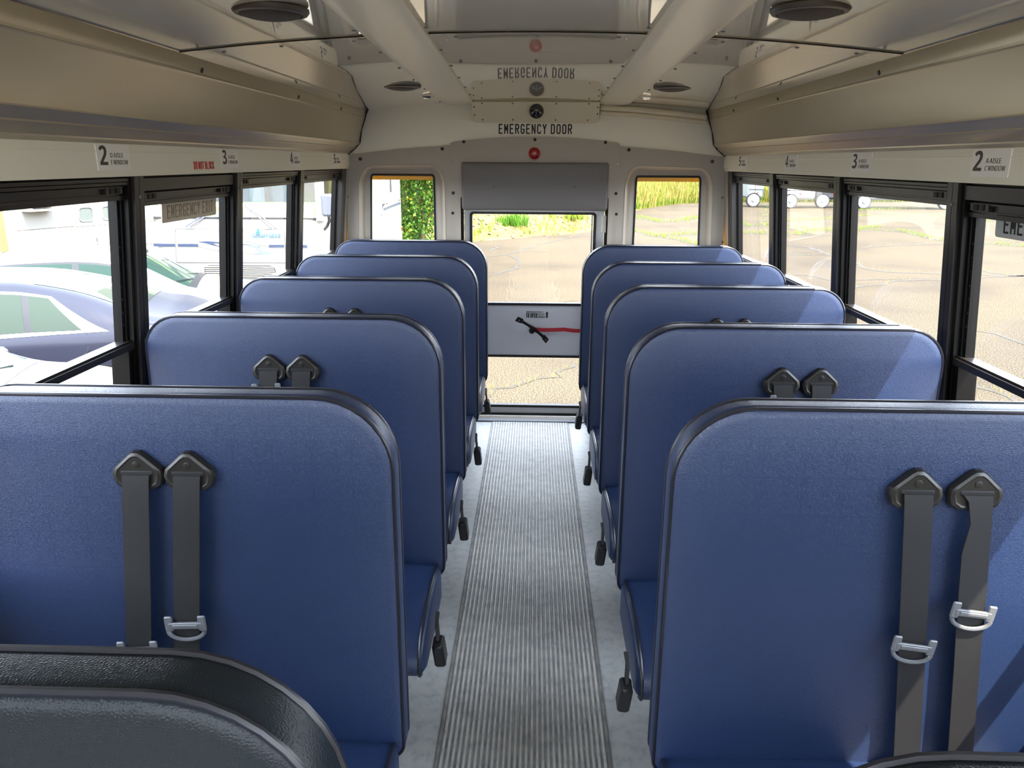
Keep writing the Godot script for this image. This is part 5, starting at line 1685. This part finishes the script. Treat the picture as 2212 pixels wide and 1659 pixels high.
	far_bus(16.3, 18.15, -46.6, 16.8, M.bus_dark, "dark box trailer parked between the white van and the grey bus", "box_trailer", "trailer", 2.0, 2.6)


func trees(rng: RandomNumberGenerator) -> void:
	var leaf := MB.new()
	leaf.quad(Vector3(0, 0, 0), Vector3(0.05, 0.06, 0.01), Vector3(0, 0.15, -0.02), Vector3(-0.05, 0.06, 0.01))
	var lm := leaf.mesh(Vector3.ZERO, 80.0)
	for q in [[-3.0, -20.6, 1.15, 3.6, "broad leafy shrub with yellow-green leaves close behind the motorhome"], [-3.9, -23.0, 1.0, 4.6, "taller tree with a pale trunk behind the motorhome shrub"], [-4.6, -22.5, 1.6, 4.6, "dense dark shrub hidden mostly behind the motorhome"], [-5.6, -25.5, 1.6, 4.6, "round tree beyond the far corner of the motorhome"]]:
		var t := thing("leafy_tree", Vector3(q[0], GROUND, q[1]), q[4], "tree", "trees behind the motorhome")
		var tr := MB.new()
		tr.tube([Vector3(0, -0.2, 0), Vector3(0.05, q[3] * 0.3, 0.03), Vector3(-0.03, q[3] * 0.6, 0), Vector3(0.05, q[3] * 0.85, 0)], 0.07, 8)
		for k in 6:
			var a := k * 1.3
			tr.tube([Vector3(0.02, q[3] * (0.25 + 0.09 * k), 0), Vector3(cos(a) * 0.5 * q[2], q[3] * (0.4 + 0.09 * k), sin(a) * 0.5 * q[2])], 0.025, 6)
		obj_local("trunk", tr, M.bark, t)
		var sets := [[], [], []]
		for i in int(13000 * q[2]):
			var clump := rng.randi() % 26
			var cr := RandomNumberGenerator.new()
			cr.seed = clump * 31 + int(q[3] * 10)
			var c := Vector3(cr.randfn(0, 0.5) * q[2], cr.randf_range(0.1, 1.0) * q[3], cr.randfn(0, 0.5) * q[2])
			var p := c + Vector3(rng.randfn(0, 0.28), rng.randfn(0, 0.26), rng.randfn(0, 0.28))
			p.y = maxf(p.y, 0.02)
			var r := rng.randf()
			sets[0 if r < 0.62 else 1 if r < 0.95 else 2].push_back(Transform3D(Basis.from_euler(Vector3(rng.randf_range(-1.2, 1.2), rng.randf() * TAU, rng.randf_range(-1, 1))).scaled(Vector3.ONE * rng.randf_range(0.4, 0.85)), p))
		for k in 3:
			scatter("foliage", lm, [M.leaf, M.leaf_light, M.leaf_yellow][k], sets[k], t)


func _ready() -> void:
	# camera: at standing eye height in the aisle, tilted down and a touch to the left
	var cam := Camera3D.new()
	cam.name = "camera"
	cam.fov = rad_to_deg(2.0 * atan(829.5 / 1660.0))
	cam.near = 0.05
	cam.far = 300.0
	cam.transform = Transform3D(Basis(Vector3(0.99955, 0.0063, -0.0292), Vector3(-0.0141, 0.9606, -0.2776), Vector3(0.0263, 0.2779, 0.9602)).orthonormalized(), Vector3(0, EYE, 0))
	add_child(cam)
	cam.current = true
	# sky and sun: early afternoon sun from the right and slightly ahead of the bus front
	var env := Environment.new()
	env.background_mode = Environment.BG_SKY
	var sky := Sky.new()
	var sm := ProceduralSkyMaterial.new()
	sm.sky_top_color = Color(0.80, 0.85, 0.92)
	sm.sky_horizon_color = Color(0.93, 0.95, 0.97)
	sm.ground_bottom_color = Color(0.3, 0.28, 0.26)
	sm.ground_horizon_color = Color(0.4, 0.4, 0.4)
	sm.sky_energy_multiplier = 2.6
	sm.sun_angle_max = 4.0
	sky.sky_material = sm
	env.sky = sky
	env.tonemap_mode = Environment.TONE_MAPPER_LINEAR
	env.tonemap_exposure = 1.62
	env.sdfgi_enabled = true
	env.ssao_enabled = true
	env.ssil_enabled = true
	var we := WorldEnvironment.new()
	we.name = "world"
	we.environment = env
	add_child(we)
	var sun := DirectionalLight3D.new()
	sun.name = "sun"
	sun.light_color = Color(1.0, 0.95, 0.87)
	sun.light_energy = 4.6
	sun.light_angular_distance = 0.6
	sun.shadow_enabled = true
	add_child(sun)
	sun.look_at_from_position(Vector3.ZERO, -Vector3(0.38, 0.87, 0.33), Vector3.UP)
	materials()
	shell()
	seats()
	fittings()
	outdoors()
